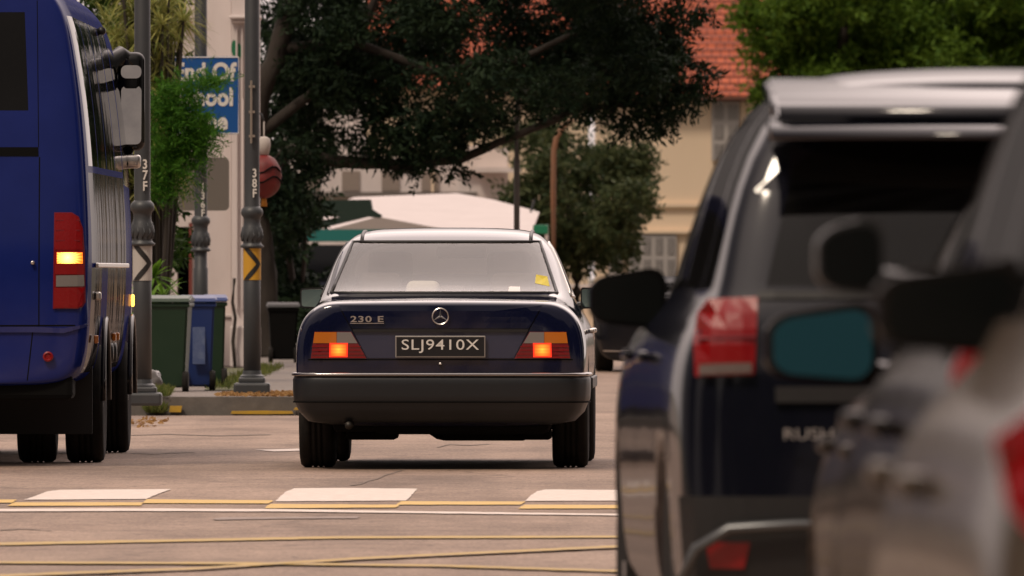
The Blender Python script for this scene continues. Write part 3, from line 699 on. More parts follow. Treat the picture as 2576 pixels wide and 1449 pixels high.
    for sg in (-1, 1):
        boxo('front_seat', (sg * .36, 2.35, .80), (.48, .14, .60), Ms, t, .05)
        bm2 = bmesh.new(); box(bm2, (sg * .36, 2.33, 1.19), (.27, .10, .20), .045, seg=3); tube(bm2, (sg * .36 - .06, 2.33, 1.02), (sg * .36 - .06, 2.33, 1.14), .008); tube(bm2, (sg * .36 + .06, 2.33, 1.02), (sg * .36 + .06, 2.33, 1.14), .008)
        bm_obj('head_restraint', bm2, Md if sg > 0 else Ms, t, True)
        bm2 = bmesh.new(); box(bm2, (sg * .40, 1.50, 1.09), (.26, .09, .14), .04, seg=3); bm_obj('head_restraint', bm2, Ms, t, True)
    bm2 = bmesh.new(); box(bm2, (.06, 2.86, 1.285), (.30, .03, .075), .014); tube(bm2, (.0, 2.87, 1.32), (.0, 2.9, 1.39), .02); bm_obj('interior_mirror', bm2, Md, t, True)
    # driver (right-hand drive) is only a dark shape: steering wheel rim
    bm2 = bmesh.new(); path_tube(bm2, [(.36 + .18 * cos(i * pi / 12), 2.85, .98 + .18 * sin(i * pi / 12)) for i in range(25)], .014, 6); bm_obj('steering_wheel', bm2, Md, t, True)
    patch('window_sticker', [(.545, 1.150), (.612, 1.138), (.628, 1.078), (.540, 1.098)], bvh, mat('yellow sticker', (.62, .50, .04), .6), rear, off=.004, thick=.003)
    st = patch('paper_label', [(.385, 1.078), (.452, 1.078), (.455, 1.045), (.385, 1.045)], bvh, mat('white label', (.75, .70, .68), .6), rear, off=.004, thick=.003)
    patch('label_print', [(.395, 1.072), (.432, 1.072), (.432, 1.061), (.395, 1.061)], bvh, M_red, st, off=.0075, thick=.002)
    return t
SAL = saloon()
def shelf_item(name, label, cat, lx, ly, m, shape):
    Yr = 83.75; a = R(-1.1); bx, by = GX(1108, Yr), Yr
    o = shape(); o.location = (bx + lx * cos(a) - ly * sin(a), by + lx * sin(a) + ly * cos(a), 1.012); o.rotation_euler = (0, 0, a)
    return tag(o, label, cat)
def cush():
    bm = bmesh.new(); box(bm, (0, 0, .05), (.20, .12, .10), .04, seg=3); return bm_obj('cushion', bm, mat('pale cushion cloth', (.55, .55, .52), .9), None, True)
def tbox():
    bm = bmesh.new(); box(bm, (0, 0, .035), (.14, .10, .07), .012); box(bm, (0, 0, .072), (.06, .02, .006)); return bm_obj('tissue_box', bm, mat('dark box card', (.03, .025, .025), .7))
def cloth():
    bm = bmesh.new(); box(bm, (0, 0, .012), (.15, .12, .024), .01); box(bm, (.02, 0, .03), (.09, .09, .016), .006); return bm_obj('folded_cloth', bm, mat('pale blue cloth', (.40, .52, .58), .9))
shelf_item('cushion', 'pale cushion lying behind the rear window of the navy saloon', 'cushion', -.13, 1.1, None, cush)
shelf_item('tissue_box', 'dark box beside the pale cushion on the saloon rear shelf', 'box', .045, 1.08, None, tbox)
shelf_item('folded_cloth', 'pale blue folded cloth on the saloon rear shelf', 'cloth', .20, 1.1, None, cloth)

# ------------------------------------------------------------------ blue minibus on the left
def minibus():
    Yr = 85.0; w = 1.08; x0 = GX(236, Yr) - w
    t = thing('minibus', 'blue minibus at the left edge of the photo with its right indicator flashing', 'minibus', (x0, Yr, 0), R(-.38))
    L = 8.1
    def sec(f, top=2.98, zb=.47, dyt=0):
        p = [(0, zb), (.6, zb), (.98 * f, zb + .01), (1.05 * f, .62), (1.075 * f, 1.0), (1.08 * f, 1.35), (1.065 * f, 1.65), (1.035 * f, 2.1), (.985 * f, 2.45), (.93 * f, 2.75), (.80 * f, top - .06), (.4 * f, top - .01), (0, top)]
        return [(a, b, dyt * max(0, (b - 1.3)) / 1.7) for a, b in p]
    rows = [(0, sec(.90, 2.94, .50, .16)), (.04, sec(.965, 2.97, .48, .14)), (.25, sec(1, 2.98, .47, .08)), (1.2, sec(1)), (3.5, sec(1)), (5.8, sec(1)), (6.8, sec(1, 2.93)),
            (7.35, sec(.99, 2.5)), (7.75, sec(.98, 1.55)[:5] + [(1.03, 1.1), (.98, 1.2), (.9, 1.26), (.8, 1.3), (.7, 1.33), (.5, 1.35), (.3, 1.36), (0, 1.37)]),
            (8.0, sec(.93)[:4] + [(.96, .85), (.93, .95), (.88, 1.0), (.8, 1.03), (.7, 1.05), (.6, 1.06), (.45, 1.07), (.25, 1.08), (0, 1.08)]),
            (8.1, [(a * .95, b) for a, b, *_ in sec(.9)[:3]] + [(.86, .58), (.86, .7), (.83, .78), (.78, .82), (.72, .84), (.65, .86), (.55, .87), (.4, .88), (.25, .88), (0, .88)])]
    # tall nose stations collapse cleanly: keep point order monotone
    me = cage(rows, 3)
    me = cut_cyl(me, [(-1.3, -.55, 2.0, .38, .47), (.55, 1.3, 2.0, .38, .47), (-1.3, -.7, 6.8, .38, .47), (.7, 1.3, 6.8, .38, .47)])
    bm = bmesh.new(); bm.from_mesh(me); bvh = BVHTree.FromBMesh(bm)
    s = px(Yr); q = lambda u, v: ((u - 236) / s + w, GZ(v, Yr))
    def side_panel(bm):   # dark panelled side: the right and left skins ahead of the rear corner
        return
    wins = [('rear_window', [(-.80 - .0, 2.13), (q(70, 0)[0], 2.13), (q(60, 0)[0], 2.72), (-.70, 2.72)], 'Y', lambda c: c.y < .8)]
    for sg in (-1, 1):
        tst = (lambda c: c.x < -.5) if sg < 0 else (lambda c: c.x > .5)
        for a, b in ((.24, 1.42), (1.50, 2.9), (2.98, 4.4), (4.48, 5.75)):
            wins.append(('side_window', [(a, 1.80), (b, 1.80), (b, 2.70), (a, 2.70)], 'X', tst))
        wins.append(('side_window', [(5.86, 1.72), (7.3, 1.70), (6.9, 2.55), (5.86, 2.60)], 'X', tst))
    wins.append(('windscreen', [(-.85, 1.55), (.85, 1.55), (.75, 2.4), (-.75, 2.4)], 'Y', lambda c: c.y > 6.7))
    window_set(bm, t, wins, {'rear_window': M_glassdark, 'side_window': M_bustint, 'windscreen': M_glassdark})
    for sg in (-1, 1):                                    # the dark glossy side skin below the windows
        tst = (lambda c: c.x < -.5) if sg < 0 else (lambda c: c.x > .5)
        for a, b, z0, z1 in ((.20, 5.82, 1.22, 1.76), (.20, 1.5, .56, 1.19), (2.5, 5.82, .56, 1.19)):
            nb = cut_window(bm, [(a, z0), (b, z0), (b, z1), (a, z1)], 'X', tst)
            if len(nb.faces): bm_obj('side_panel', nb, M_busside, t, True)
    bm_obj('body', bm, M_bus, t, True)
    P = lambda n_, uv, m, off=.006, par=None, **k: patch(n_, [q(*a) for a in uv], bvh, m, par or t, off=off, **k)
    def cutp(poly): return poly
    c_ = q(170, 648); M_bl2 = lampmat('flashing indicator', (1, .22, .015), (1, .62, .16), 5.0, c_[0], c_[1], .085, 26)
    lamp = P('tail_lamp', [(136, 534), (180, 534), (198, 545), (208, 575), (213, 640), (215, 760), (208, 772), (195, 777), (133, 777)], M_darkred, .012, thick=.03, grid=.05)
    P('lens_upper', [(138, 537), (180, 537), (196, 547), (205, 580), (208, 628), (138, 628)], M_red, .016, lamp, thick=.01)
    for v in (553, 578, 604): P('lens_rib', [(140, v), (200, v), (200, v + 2), (140, v + 2)], M_darkred, .019, lamp, thick=.01, grid=.3)
    P('indicator_lens', [(143, 635), (207, 635), (208, 663), (143, 663)], M_bl2, .017, lamp, thick=.01)
    P('lens_middle', [(138, 667), (210, 667), (211, 690), (138, 690)], M_red, .016, lamp, thick=.01)
    P('reversing_lens', [(141, 693), (211, 692), (212, 720), (141, 721)], M_smoke, .017, lamp, thick=.01)
    P('lens_lower', [(136, 724), (212, 723), (212, 758), (206, 768), (194, 774), (136, 774)], M_red, .016, lamp, thick=.01)
    K = M_under
    P('shut_line', [(97, 395), (100, 395), (99, 820), (96, 820)], K, .001, thick=.006); P('shut_line', [(-640, 819), (219, 817), (219, 821), (-640, 823)], K, .001, thick=.006)
    P('shut_line', [(82, 822), (85, 822), (68, 974), (65, 974)], K, .001, thick=.006)
    P('shut_line', [(90, 0), (92, 0), (97, 370), (95, 370)], K, .001, thick=.006)
    P('number_recess', [(-560, 370), (95, 370), (96, 393), (-560, 393)], K, .003, thick=.01)
    P('bumper_step', [(-640, 824), (85, 822), (160, 826), (218, 815), (218, 822), (160, 838), (85, 836), (-640, 838)], mat('bus bumper blue', (.02, .026, .14), .35, 0, .6), .012, thick=.02)
    c = q(121, 897); rf = boxo('reflector', (c[0], -.012, c[1]), (.01, .01, .01), M_darkred, t)
    bm2 = bmesh.new(); lathe(bm2, [(.031, .0), (.031, -.016), (.022, -.02), (.016, -.014), (.014, -.012)], 24, 'Y', (c[0], 0.002, c[1]))
    me2 = bpy.data.meshes.new('reflector'); bmesh.ops.recalc_face_normals(bm2, faces=bm2.faces[:]); bm2.to_mesh(me2); bm2.free(); me2.materials.append(M_red); rf.data = me2
    c = q(82, 661); bm2 = bmesh.new(); lathe(bm2, [(.012, .01), (.012, -.012), (.006, -.014)], 14, 'Y', (c[0], 0, c[1])); bm_obj('door_bolt', bm2, M_chrome, t, True)
    # underneath: chassis, mud flaps, wheels
    boxo('chassis', (0, 3.9, .52), (1.2, 7.0, .16), K, t, .02)
    for sg in (-1, 1):
        boxo('mud_flap', (sg * .74, 1.32, .39), (.57, .025, .42), mat('mud flap rubber', (.012, .012, .013), .7), t, .004)
        boxo('rear_valance', (sg * .5, .30, .50), (.9, .5, .20), K, t, .03)
        wheel(t, sg * .96, 2.0, .36, .235, sg); wheel(t, sg * .665, 2.0, .36, .235, sg); wheel(t, sg * .955, 6.8, .36, .225, sg)
        for y in (2.0, 6.8):
            bm2 = bmesh.new(); path_tube(bm2, [(sg * 1.083, y + .50 * cos(a), .38 + .50 * sin(a)) for a in [pi * i / 12 for i in range(13)]], .016, 8)
            bm_obj('wheel_arch_trim', bm2, M_busside, t, True)
        boxo('side_rail', (sg * 1.086, 3.1, 1.205), (.02, 5.5, .028), M_chrome, t, .006)
        for yy in (.5, 3.6, 4.2): boxo('side_marker', (sg * 1.077, yy, .76), (.025, .10, .05), M_amber, t, .008)
        for yy in (3.7, 4.3): 
            bm2 = bmesh.new(); lathe(bm2, [(.06, -.01), (.06, .012), (.03, .016)], 20, 'X', (sg * 1.055, yy, .66)); bm_obj('filler_cap', bm2, M_black, t, True)
        boxo('side_indicator', (sg * 1.078, 7.05, .98), (.02, .06, .08), M_blink if sg > 0 else M_amber, t, .01)
        boxo('door_handle', (sg * 1.085, .55, 1.02), (.04, .10, .05), M_chrome, t, .012)
    # large mirror on an arm at the front
    Gm = mat('bus mirror silver', (.46, .43, .40), .03, 1, noise=(6, (.25, .24, .24), .6))
    for sg in (-1, 1):
        bm2 = bmesh.new(); box(bm2, (0, 0, 0), (.178, .13, .64), .055, seg=4)
        for v in bm2.verts: v.co += Vector((sg * 1.065, 7.15, 2.27))
        path_tube(bm2, [(sg * .90, 7.0, 2.36), (sg * .93, 7.05, 2.50), (sg * .99, 7.14, 2.56), (sg * 1.06, 7.16, 2.50)], [.06, .065, .07, .08], 12)
        path_tube(bm2, [(sg * 1.06, 7.15, 2.0), (sg * 1.04, 7.1, 1.88), (sg * 1.0, 6.9, 1.84)], .03, 8)
        mo = bm_obj('side_mirror', bm2, M_gloss, t, True)
        for nm, zc, hh in (('mirror_glass', 2.18, .38), ('wide_angle_glass', 2.46, .085)):
            bm2 = bmesh.new(); box(bm2, (sg * 1.068, 7.08, zc), (.132, .006, hh))
            es = [e for e in bm2.edges if abs((e.verts[0].co - e.verts[1].co).normalized().y) > .9]
            bmesh.ops.bevel(bm2, geom=es, offset=.035, segments=5, affect='EDGES', profile=.5)
            for v in bm2.verts: v.co.y -= (v.co.z - zc) * -.22 + .03
            bm_obj(nm, bm2, Gm, mo)
        boxo('mirror_bracket', (sg * 1.06, 7.05, 1.88), (.14, .08, .09), M_chrome, mo, .02, smooth=True)
        bm2 = bmesh.new(); tube(bm2, (sg * .86, 5.0, 2.68), (sg * .95, 5.0, 2.69), .018); tube(bm2, (sg * .95, 4.94, 2.69), (sg * .95, 5.06, 2.69), .026); bm_obj('roof_camera', bm2, M_black, t, True)
    return t
minibus()

# ------------------------------------------------------------------ the queue of cars close on the right
M_suv = paint('dark suv paint', (.004, .0045, .009), .46, .07, bump=(1.6, .25, .02, (1, .5, 1)), base=1.7)
M_grey = paint('grey car paint', (.022, .017, .014), .24, .10, bump=(1.6, .25, .02, (1, .5, 1)))
M_silver = paint('silver beige car paint', (.06, .046, .035), .36, .12)
M_dgrey = paint('dark grey car paint', (.010, .008, .007), .22, .10, bump=(1.6, .25, .02, (1, .5, 1)))
M_mblack = mat('black mirror glass', (.006, .007, .007), .12, spec=.25)
Gteal = mat('teal mirror glass', (.035, .12, .145), .08, 1)
Yr = 35.6; w = .85; th = R(2.0)
suv, bv = generic_car('suv', 'dark navy sport utility vehicle with a roof spoiler, right of the navy saloon', 'car',
    (GX(1700, Yr) + w * cos(th), Yr, 0), th, 4.45, w, 1.69, 1.08, M_suv, hood=1.05, win=[(-.620, 1.125), (.620, 1.125), (.545, 1.43), (.42, 1.515), (-.42, 1.515), (-.545, 1.43)],
    lamps=[('tail_lamp', [(.642, 1.100), (.765, 1.095), (.792, 1.06), (.803, .98), (.800, .90), (.652, .905)], M_red, .012, .012), ('lower_lens', [(.66, .935), (.79, .93), (.79, .905), (.66, .91)], mat('dim lens', (.13, .10, .09), .3), .026),
           ('lens_divider', [(.65, 1.005), (.795, 1.0), (.795, .994), (.65, .999)], M_darkred, .028),
           ('reflector', [(.665, .485), (.775, .485), (.765, .42), (.68, .42)], M_red, .03)],
    mirror=(.205, .165, 1.092, .06, .0, M_gloss, M_mblack), rr=.34)
bm = bmesh.new()   # roof spoiler: a lipped wing over the hatch
prism(bm, [(-.04, 1.60), (.02, 1.63), (.16, 1.672), (.45, 1.70), (.55, 1.68), (.40, 1.63), (.12, 1.60), (-.02, 1.585)], -.60, .60, 'X')
bmesh.ops.bevel(bm, geom=[e for e in bm.edges], offset=.012, segments=2, affect='EDGES')
for v in bm.verts:
    if abs(v.co.x) > .5: v.co.y += .10; v.co.z -= .045
sp = bm_obj('spoiler', bm, M_suv, suv, True)
bm = bmesh.new(); prism(bm, [(-.05, 1.515), (-.045, 1.53), (.06, 1.556), (.22, 1.566), (.22, 1.51)], -.61, .61, 'X')
for v in bm.verts:
    if abs(v.co.x) > .5: v.co.z -= .02
bm_obj('hatch_ledge', bm, M_suv, suv, True)
patch('hatch_garnish', [(-.60, .875), (.60, .875), (.60, .835), (-.60, .835)], bv, M_black, suv, off=.015, thick=.03)
patch('window_sill_trim', [(-.64, 1.115), (.64, 1.115), (.64, 1.095), (-.64, 1.095)], bv, M_black, suv, off=.008, thick=.02)
patch('plate', [(-.26, .80), (.26, .80), (.26, .69), (-.26, .69)], bv, M_black, suv, off=.02, thick=.02)
patch('lower_bumper', [(-.84, .60), (.84, .60), (.82, .30), (-.82, .30)], bv, M_black, suv, off=.02, thick=.03)
textobj('model_badge', 'RUSH', .040, (-.52, -.030, .755), mat('dull badge', (.30, .28, .27), .4), suv, sx=1.3)
bm = bmesh.new()
for sg in (-1, 1): path_tube(bm, [(sg * .85, .0, .36), (sg * .80, -.03, .47), (sg * .72, -.04, .52), (sg * .55, -.045, .53), (0, -.045, .53)], .014, 8)
bm_obj('bumper_trim', bm, mat('satin grey trim', (.12, .125, .13), .3, .6), suv, True)

Yr = 24.5; w = .88; th = R(1.4)
generic_car('hatchback', 'blurred grey car with a teal tinted mirror, just behind the dark sport utility vehicle', 'car',
    (GX(2262, Yr) + w * cos(th), Yr, 0), th, 4.3, w, 1.46, .97, M_grey, win=[(-.6, 1.02), (.6, 1.02), (.52, 1.36), (-.52, 1.36)],
    lamps=[('tail_lamp', [(.66, .99), (.84, 1.0), (.868, .93), (.868, .86), (.70, .86)], M_red, .012)],
    mirror=(.215, .16, 1.025, .075, .0, M_dgrey, Gteal, .17), hood=.92)
Yr = 18.6; w = .88; th = R(1.2)
generic_car('hatchback', 'blurred dark tall car between the grey car and the silver beige car', 'car',
    (GX(2570, Yr) - .10 + w * cos(th), Yr, 0), th, 4.3, w, 1.66, 1.08, M_dgrey, win=[(-.6, 1.12), (.6, 1.12), (.52, 1.50), (-.52, 1.50)],
    lamps=[('tail_lamp', [(.66, 1.09), (.84, 1.09), (.868, 1.03), (.868, .9), (.70, .9)], M_red, .012)],
    mirror=(.10, .12, 1.185, .07, .0, M_black, M_mblack), hood=1.0)
Yr = 13.7; w = .90; th = R(.6)
generic_car('hatchback', 'blurred silver beige car at the bottom right corner with a curved red tail lamp', 'car',
    (GX(2470, Yr) + w * cos(th), Yr, 0), th, 4.2, w, 1.52, 1.07, M_silver, win=[(-.6, 1.12), (.6, 1.12), (.52, 1.42), (-.52, 1.42)],
    lamps=[('tail_lamp', [(.60, 1.035), (.84, 1.03), (.885, 1.0), (.87, .93), (.82, .87), (.72, .84), (.60, .83)], M_red, .012, .01)],
    mirror=(.17, .11, 1.12, -.01, .0, M_dgrey, M_mblack), hood=.98)
# dark low car far down the road, between the saloon and the sport utility vehicle
Yr = 166.0
generic_car('sports_car', 'low black car far down the road, right of the navy saloon', 'car',
    (GX(1690, Yr), Yr, 0), 0, 4.3, .90, 1.12, .88, paint('black far car paint', (.004, .005, .008), .14, .1), rear='saloon', trunk=.4, hood=.8,
    win=[(-.55, .93), (.55, .93), (.5, 1.06), (-.5, 1.06)],
    lamps=[('tail_lamp', [(.36, .62), (.60, .63), (.60, .605), (.36, .595)], mat('lit small lamp', (.8, .02, .02), .3, emit=((1, .02, .02), 1.2)), .01), ('chrome_bar', [(.02, .125 + .1), (.80, .24), (.80, .255), (.02, .24)], M_chrome, .02)],
    mirror=(.16, .12, .92, .05, .0, M_black, M_mblack), rr=.31, zb=.12)

# ------------------------------------------------------------------ lamp posts
def post(name, label, u, Y, number, group, chevron=None, top=7.5):
    s = px(Y); t = thing(name, label, 'lamp post', (GX(u, Y), Y, .15), 0, group)
    bm = bmesh.new(); lathe(bm, [(.072, .10), (.070, 1.05), (.062, 1.06), (.062, 1.9), (.058, top)], 20)
    sh = bm_obj('shaft', bm, M_post, t, True)
    bm = bmesh.new(); box(bm, (0, 0, .05), (.30, .30, .10), .02); box(bm, (0, 0, .12), (.22, .22, .05), .015)
    lathe(bm, [(.10, .14), (.10, .155), (.08, .17), (.075, .20)], 20); bm_obj('base_block', bm, M_post, t, False)
    bm = bmesh.new(); z = 1.22
    lathe(bm, [(.07, z - .01), (.096, z), (.098, z + .012), (.078, z + .028), (.074, z + .04), (.086, z + .07), (.092, z + .105), (.088, z + .14), (.074, z + .175), (.068, z + .20), (.068, z + .23), (.074, z + .25),
               (.088, z + .265), (.092, z + .29), (.086, z + .315), (.066, z + .335), (.06, z + .34)], 28)
    for i in range(12):
        a = 2 * pi * i / 12; path_tube(bm, [(.082 * cos(a), .082 * sin(a), z + .05), (.093 * cos(a + .2), .093 * sin(a + .2), z + .10), (.076 * cos(a), .076 * sin(a), z + .17)], .006, 5)
    bm_obj('collar', bm, M_post, t, True)
    for i, ch in enumerate(number):
        me = textmesh(ch, .10, .002, .002, .8); me.materials.clear(); me.transform(Matrix.Translation((.022, -.068, 1.83 - i * .083)))
        link('painted_number', me, sh, M_letter)
    if chevron:
        fg, bgc = chevron; r = .074; bm = bmesh.new(); bm2 = bmesh.new(); n = 14
        for k in range(n):    # curved plate around the near half of the shaft
            a0 = pi + pi * k / n; a1 = pi + pi * (k + 1) / n
            bm.faces.new([bm.verts.new((r * cos(a), r * sin(a), z_)) for a, z_ in ((a0, .95), (a1, .95), (a1, 1.215), (a0, 1.215))])
        pl = bm_obj('chevron_plate', bm, bgc, t, True)
        for sgn in (-1, 1):
            for k in range(8):
                f0, f1 = k / 8, (k + 1) / 8; zc0 = 1.082 + sgn * .135 * (1 - f0); zc1 = 1.082 + sgn * .135 * (1 - f1)
                a0 = pi + pi * (.16 + .5 * f0); a1 = pi + pi * (.16 + .5 * f1); wd = .22
                for h_ in range(4):
                    w0, w1 = wd * pi * h_ / 4, wd * pi * (h_ + 1) / 4
                    q = [(a0 + w0, zc0), (a0 + w1, zc0), (a1 + w1, zc1), (a1 + w0, zc1)]
                    bm2.faces.new([bm2.verts.new(((r + .003) * cos(a), (r + .003) * sin(a), min(1.213, max(.952, z_)))) for a, z_ in q])
        bm_obj('chevron', bm2, fg, pl)
    return t
M_cy = mat('chevron yellow', (.62, .33, .03), .5); M_cb = mat('chevron black', (.015, .015, .015), .5); M_cw = mat('chevron white', (.5, .48, .45), .5)
gp = 'ornate grey lamp posts on the left pavement'
p1 = post('lamp_post', 'grey lamp post with a yellow and black chevron panel, right of the wheelie bins', 634, 117.7, '38F', gp, (M_cb, M_cy))
p2 = post('lamp_post', 'grey lamp post without a chevron, behind the wheelie bins and carrying the blue sign', 505, 137, '136F', gp)
p3 = post('lamp_post', 'grey lamp post with a black and white chevron panel, half behind the minibus mirror', 358, 108.0, '37F', gp, (M_cb, M_cw))
# small brackets on the near post
bm = bmesh.new()
for z in (2.14, 2.34, 2.55): box(bm, (.0, -.075, z), (.05, .02, .02))
tube(bm, (-.005, -.085, 2.08), (-.005, -.085, 2.60), .009, n=8); bm_obj('cable_bracket', bm, mat('bracket metal', (.4, .35, .3), .4, .6), p1)
bm = bmesh.new(); tube(bm, (-.075, -.01, 1.35 + .2), (-.075, -.01, 2.45), .012, n=8); bm_obj('white_conduit', bm, M_plaster, p1)

# blue sign
Y = 136.7; t = thing('road_sign', 'blue school zone sign with white lettering, partly covered by green leaves', 'sign', (GX(511, Y), Y, 0))
bm = bmesh.new(); zc = GZ(240, Y); box(bm, (0, 0, zc), (183 / px(Y), .02, 196 / px(Y))); 
bmesh.ops.bevel(bm, geom=[e for e in bm.edges if abs((e.verts[0].co - e.verts[1].co).normalized().y) > .9], offset=.03, segments=4, affect='EDGES', profile=.5)
sb = bm_obj('panel', bm, mat('sign blue', (.006, .085, .32), .4), t)
bm = bmesh.new(); hw, hh = 183 / px(Y) / 2 - .008, 196 / px(Y) / 2 - .008
path_tube(bm, [(-hw, -.012, zc - hh), (hw, -.012, zc - hh), (hw, -.012, zc + hh), (-hw, -.012, zc + hh), (-hw, -.012, zc - hh)], .007, 4); bm_obj('border', bm, M_letter, t)
for i, tx in enumerate(('End Of', 'School', 'Zone')):
    me = textmesh(tx, .235, .002, .009, .86, spacing=1.02); me.materials.clear(); me.transform(Matrix.Translation((.012, -.014, GZ((183, 246, 307)[i], Y)))); link('lettering', me, sb, M_letter)
boxo('bracket', (0, .03, zc), (.10, .05, .05), M_post, t)
# grey back of another sign
Y = 139.5; t = thing('traffic_sign', 'grey back of a sign with rounded corners below the blue sign', 'sign', (GX(513, Y), Y, 0))
bm = bmesh.new(); box(bm, (0, 0, GZ(463, Y)), (127 / px(Y), .012, 134 / px(Y)))
bmesh.ops.bevel(bm, geom=[e for e in bm.edges if abs((e.verts[0].co - e.verts[1].co).normalized().y) > .9], offset=.05, segments=5, affect='EDGES', profile=.5); bm_obj('panel', bm, mat('bare sign back', (.19, .17, .15), .5, .3), t)
bm = bmesh.new(); tube(bm, (.0, .04, .15), (0, .04, GZ(400, Y)), .028); bm_obj('pole', bm, M_post, t, True)

# ------------------------------------------------------------------ wheelie bins
def wbin(label, u, Y, wd, col, lidcol, rz=0, hgt=.80, pane=None):
    t = thing('wheelie_bin', label, 'bin', (GX(u, Y), Y, .155), rz, 'wheelie bins on the pavement'); hw = wd / 2
    bm = bmesh.new(); b = [(-hw * .80, -.20), (hw * .80, -.20), (hw * .80, .20), (-hw * .80, .20)]; tp = [(-hw, -.26), (hw, -.26), (hw, .26), (-hw, .26)]
    A = [bm.verts.new((x, y, .03)) for x, y in b]; B = [bm.verts.new((x, y, hgt - .06)) for x, y in tp]
    bm.faces.new(A[::-1]); bm.faces.new(B)
    for i in range(4): bm.faces.new((A[i], A[(i + 1) % 4], B[(i + 1) % 4], B[i]))
    bmesh.ops.bevel(bm, geom=bm.edges[:], offset=.018, segments=2, affect='EDGES')
    box(bm, (0, 0, hgt - .07), (wd + .03, .55, .035), .01); bm_obj('bin_body', bm, col, t, False)
    bm = bmesh.new(); prism(bm, [(-.30, hgt - .05), (.29, hgt - .05), (.29, hgt - .01), (.0, hgt + .015), (-.27, hgt - .015)], -hw - .02, hw + .02, 'X')
    bmesh.ops.bevel(bm, geom=bm.edges[:], offset=.012, segments=2, affect='EDGES'); tube(bm, (-hw * .7, .31, hgt - .03), (hw * .7, .31, hgt - .03), .014); bm_obj('lid', bm, lidcol, t)
    for sg in (-1, 1):
        bm = bmesh.new(); lathe(bm, [(.03, -.02), (.085, -.025), (.09, 0), (.085, .025), (.03, .02)], 20, 'X', (sg * (hw * .86), -.19, .08)); bm_obj('wheel', bm, M_rubber, t, True)
    if pane: 
        boxo('label_panel', (0, -.245, hgt * .55), (wd * .4, .012, hgt * .55), pane, t, .004, rot=Matrix.Rotation(R(-4.5), 3, 'X'))
    return t
Mg = mat('dark green bin plastic', (.008, .032, .014), .4, noise=(5, (.015, .04, .02), .6)); Mb = mat('blue bin plastic', (.012, .035, .17), .4, noise=(5, (.02, .045, .16), .6))
Mpn = mat('worn pale print', (.14, .18, .30), .6, noise=(14, (.03, .06, .2), .9))
wbin('dark green wheelie bin with a green lid, nearest the road', 424, 120.9, .37, Mg, Mg, R(-3), .80)
wbin('blue wheelie bin with a pale printed panel, next to the green one', 498, 121.9, .27, Mb, Mb, R(3), .80, Mpn)
wbin('green wheelie bin with a blue lid, furthest right of the row', 541, 125.0, .17, Mg, Mb, R(3), .80)
# rubbish bag behind
bm = bmesh.new(); bmesh.ops.create_icosphere(bm, subdivisions=3, radius=.10)
for v in bm.verts: v.co *= 1 + .18 * sin(v.co.x * 60) * sin(v.co.z * 50 + v.co.y * 40); v.co.z = v.co.z * 1.1 + .10
o = bm_obj('rubbish_bag', bm, mat('grey plastic bag', (.16, .15, .15), .3), None, True); o.location = (GX(378, 118), 118, .155); tag(o, 'crumpled grey plastic bag beside the dark green wheelie bin', 'bag')

# ------------------------------------------------------------------ foliage
def quads(name, V, m, parent=None, per=4):
    V = np.asarray(V, dtype=np.float32).reshape(-1, 3); n = len(V) // per
    me = bpy.data.meshes.new(name); me.vertices.add(len(V)); me.vertices.foreach_set('co', V.ravel())
    me.loops.add(len(V)); me.loops.foreach_set('vertex_index', np.arange(len(V), dtype=np.int32))
    me.polygons.add(n); me.polygons.foreach_set('loop_start', np.arange(0, len(V), per, dtype=np.int32)); me.polygons.foreach_set('loop_total', np.full(n, per, dtype=np.int32))
    me.update(calc_edges=True); return link(name, me, parent, m)
def unit(a): return a / np.maximum(np.linalg.norm(a, axis=-1, keepdims=True), 1e-9)
def leaves(P, D, ln, wd):
    """diamond leaves at P along D"""
    n = len(P); D = unit(D); r = unit(np.cross(D, nr.normal(size=(n, 3)))); ln = ln * nr.uniform(.7, 1.3, (n, 1)); wd = wd * nr.uniform(.7, 1.2, (n, 1))
    up = np.cross(D, r) * wd * .25
    return np.stack([P, P + D * ln * .45 + r * wd * .5 + up, P + D * ln, P + D * ln * .45 - r * wd * .5 + up], 1)
def sprays(P, L_=.22, k=7, ln=.09, wd=.035, droop=.5):
    """feathery twigs: k leaf pairs along each stem"""
    n = len(P); D = nr.normal(size=(n, 3)); D[:, 2] = D[:, 2] * .5 - droop; D = unit(D); side = unit(np.cross(D, nr.normal(size=(n, 3))))
    out = []
    for i in range(k):
        b = P + D * L_ * (i + .5) / k
        for s_ in (-1, 1): out.append(leaves(b, D * .6 + side * s_ + nr.normal(size=(n, 3)) * .25, ln, wd))
    return np.concatenate(out, 0)
def blob_points(blobs, Y, dens, depth=1.0, gap=.0, shell=.55):
    """points in overlapping ellipsoid clumps; blobs = (u, v, ru, rv) at distance Y (+dy)"""
    out = []
    for b in blobs:
        u, v, ru, rv = b[:4]; yy = Y + (b[4] if len(b) > 4 else 0); s = px(yy); rx, rz = ru / s, rv / s; ry = max(rx, rz) * depth
        n = int(dens * (rx * rz) * 3.2) + 6
        d = unit(nr.normal(size=(n, 3))) * (nr.uniform(shell ** 3, 1, (n, 1)) ** (1 / 3)) * (1 + .15 * nr.normal(size=(n, 1)))
        out.append(d * np.array([rx, ry, rz]) + np.array([GX(u, yy), yy, GZ(v, yy)]))
    return np.concatenate(out, 0)
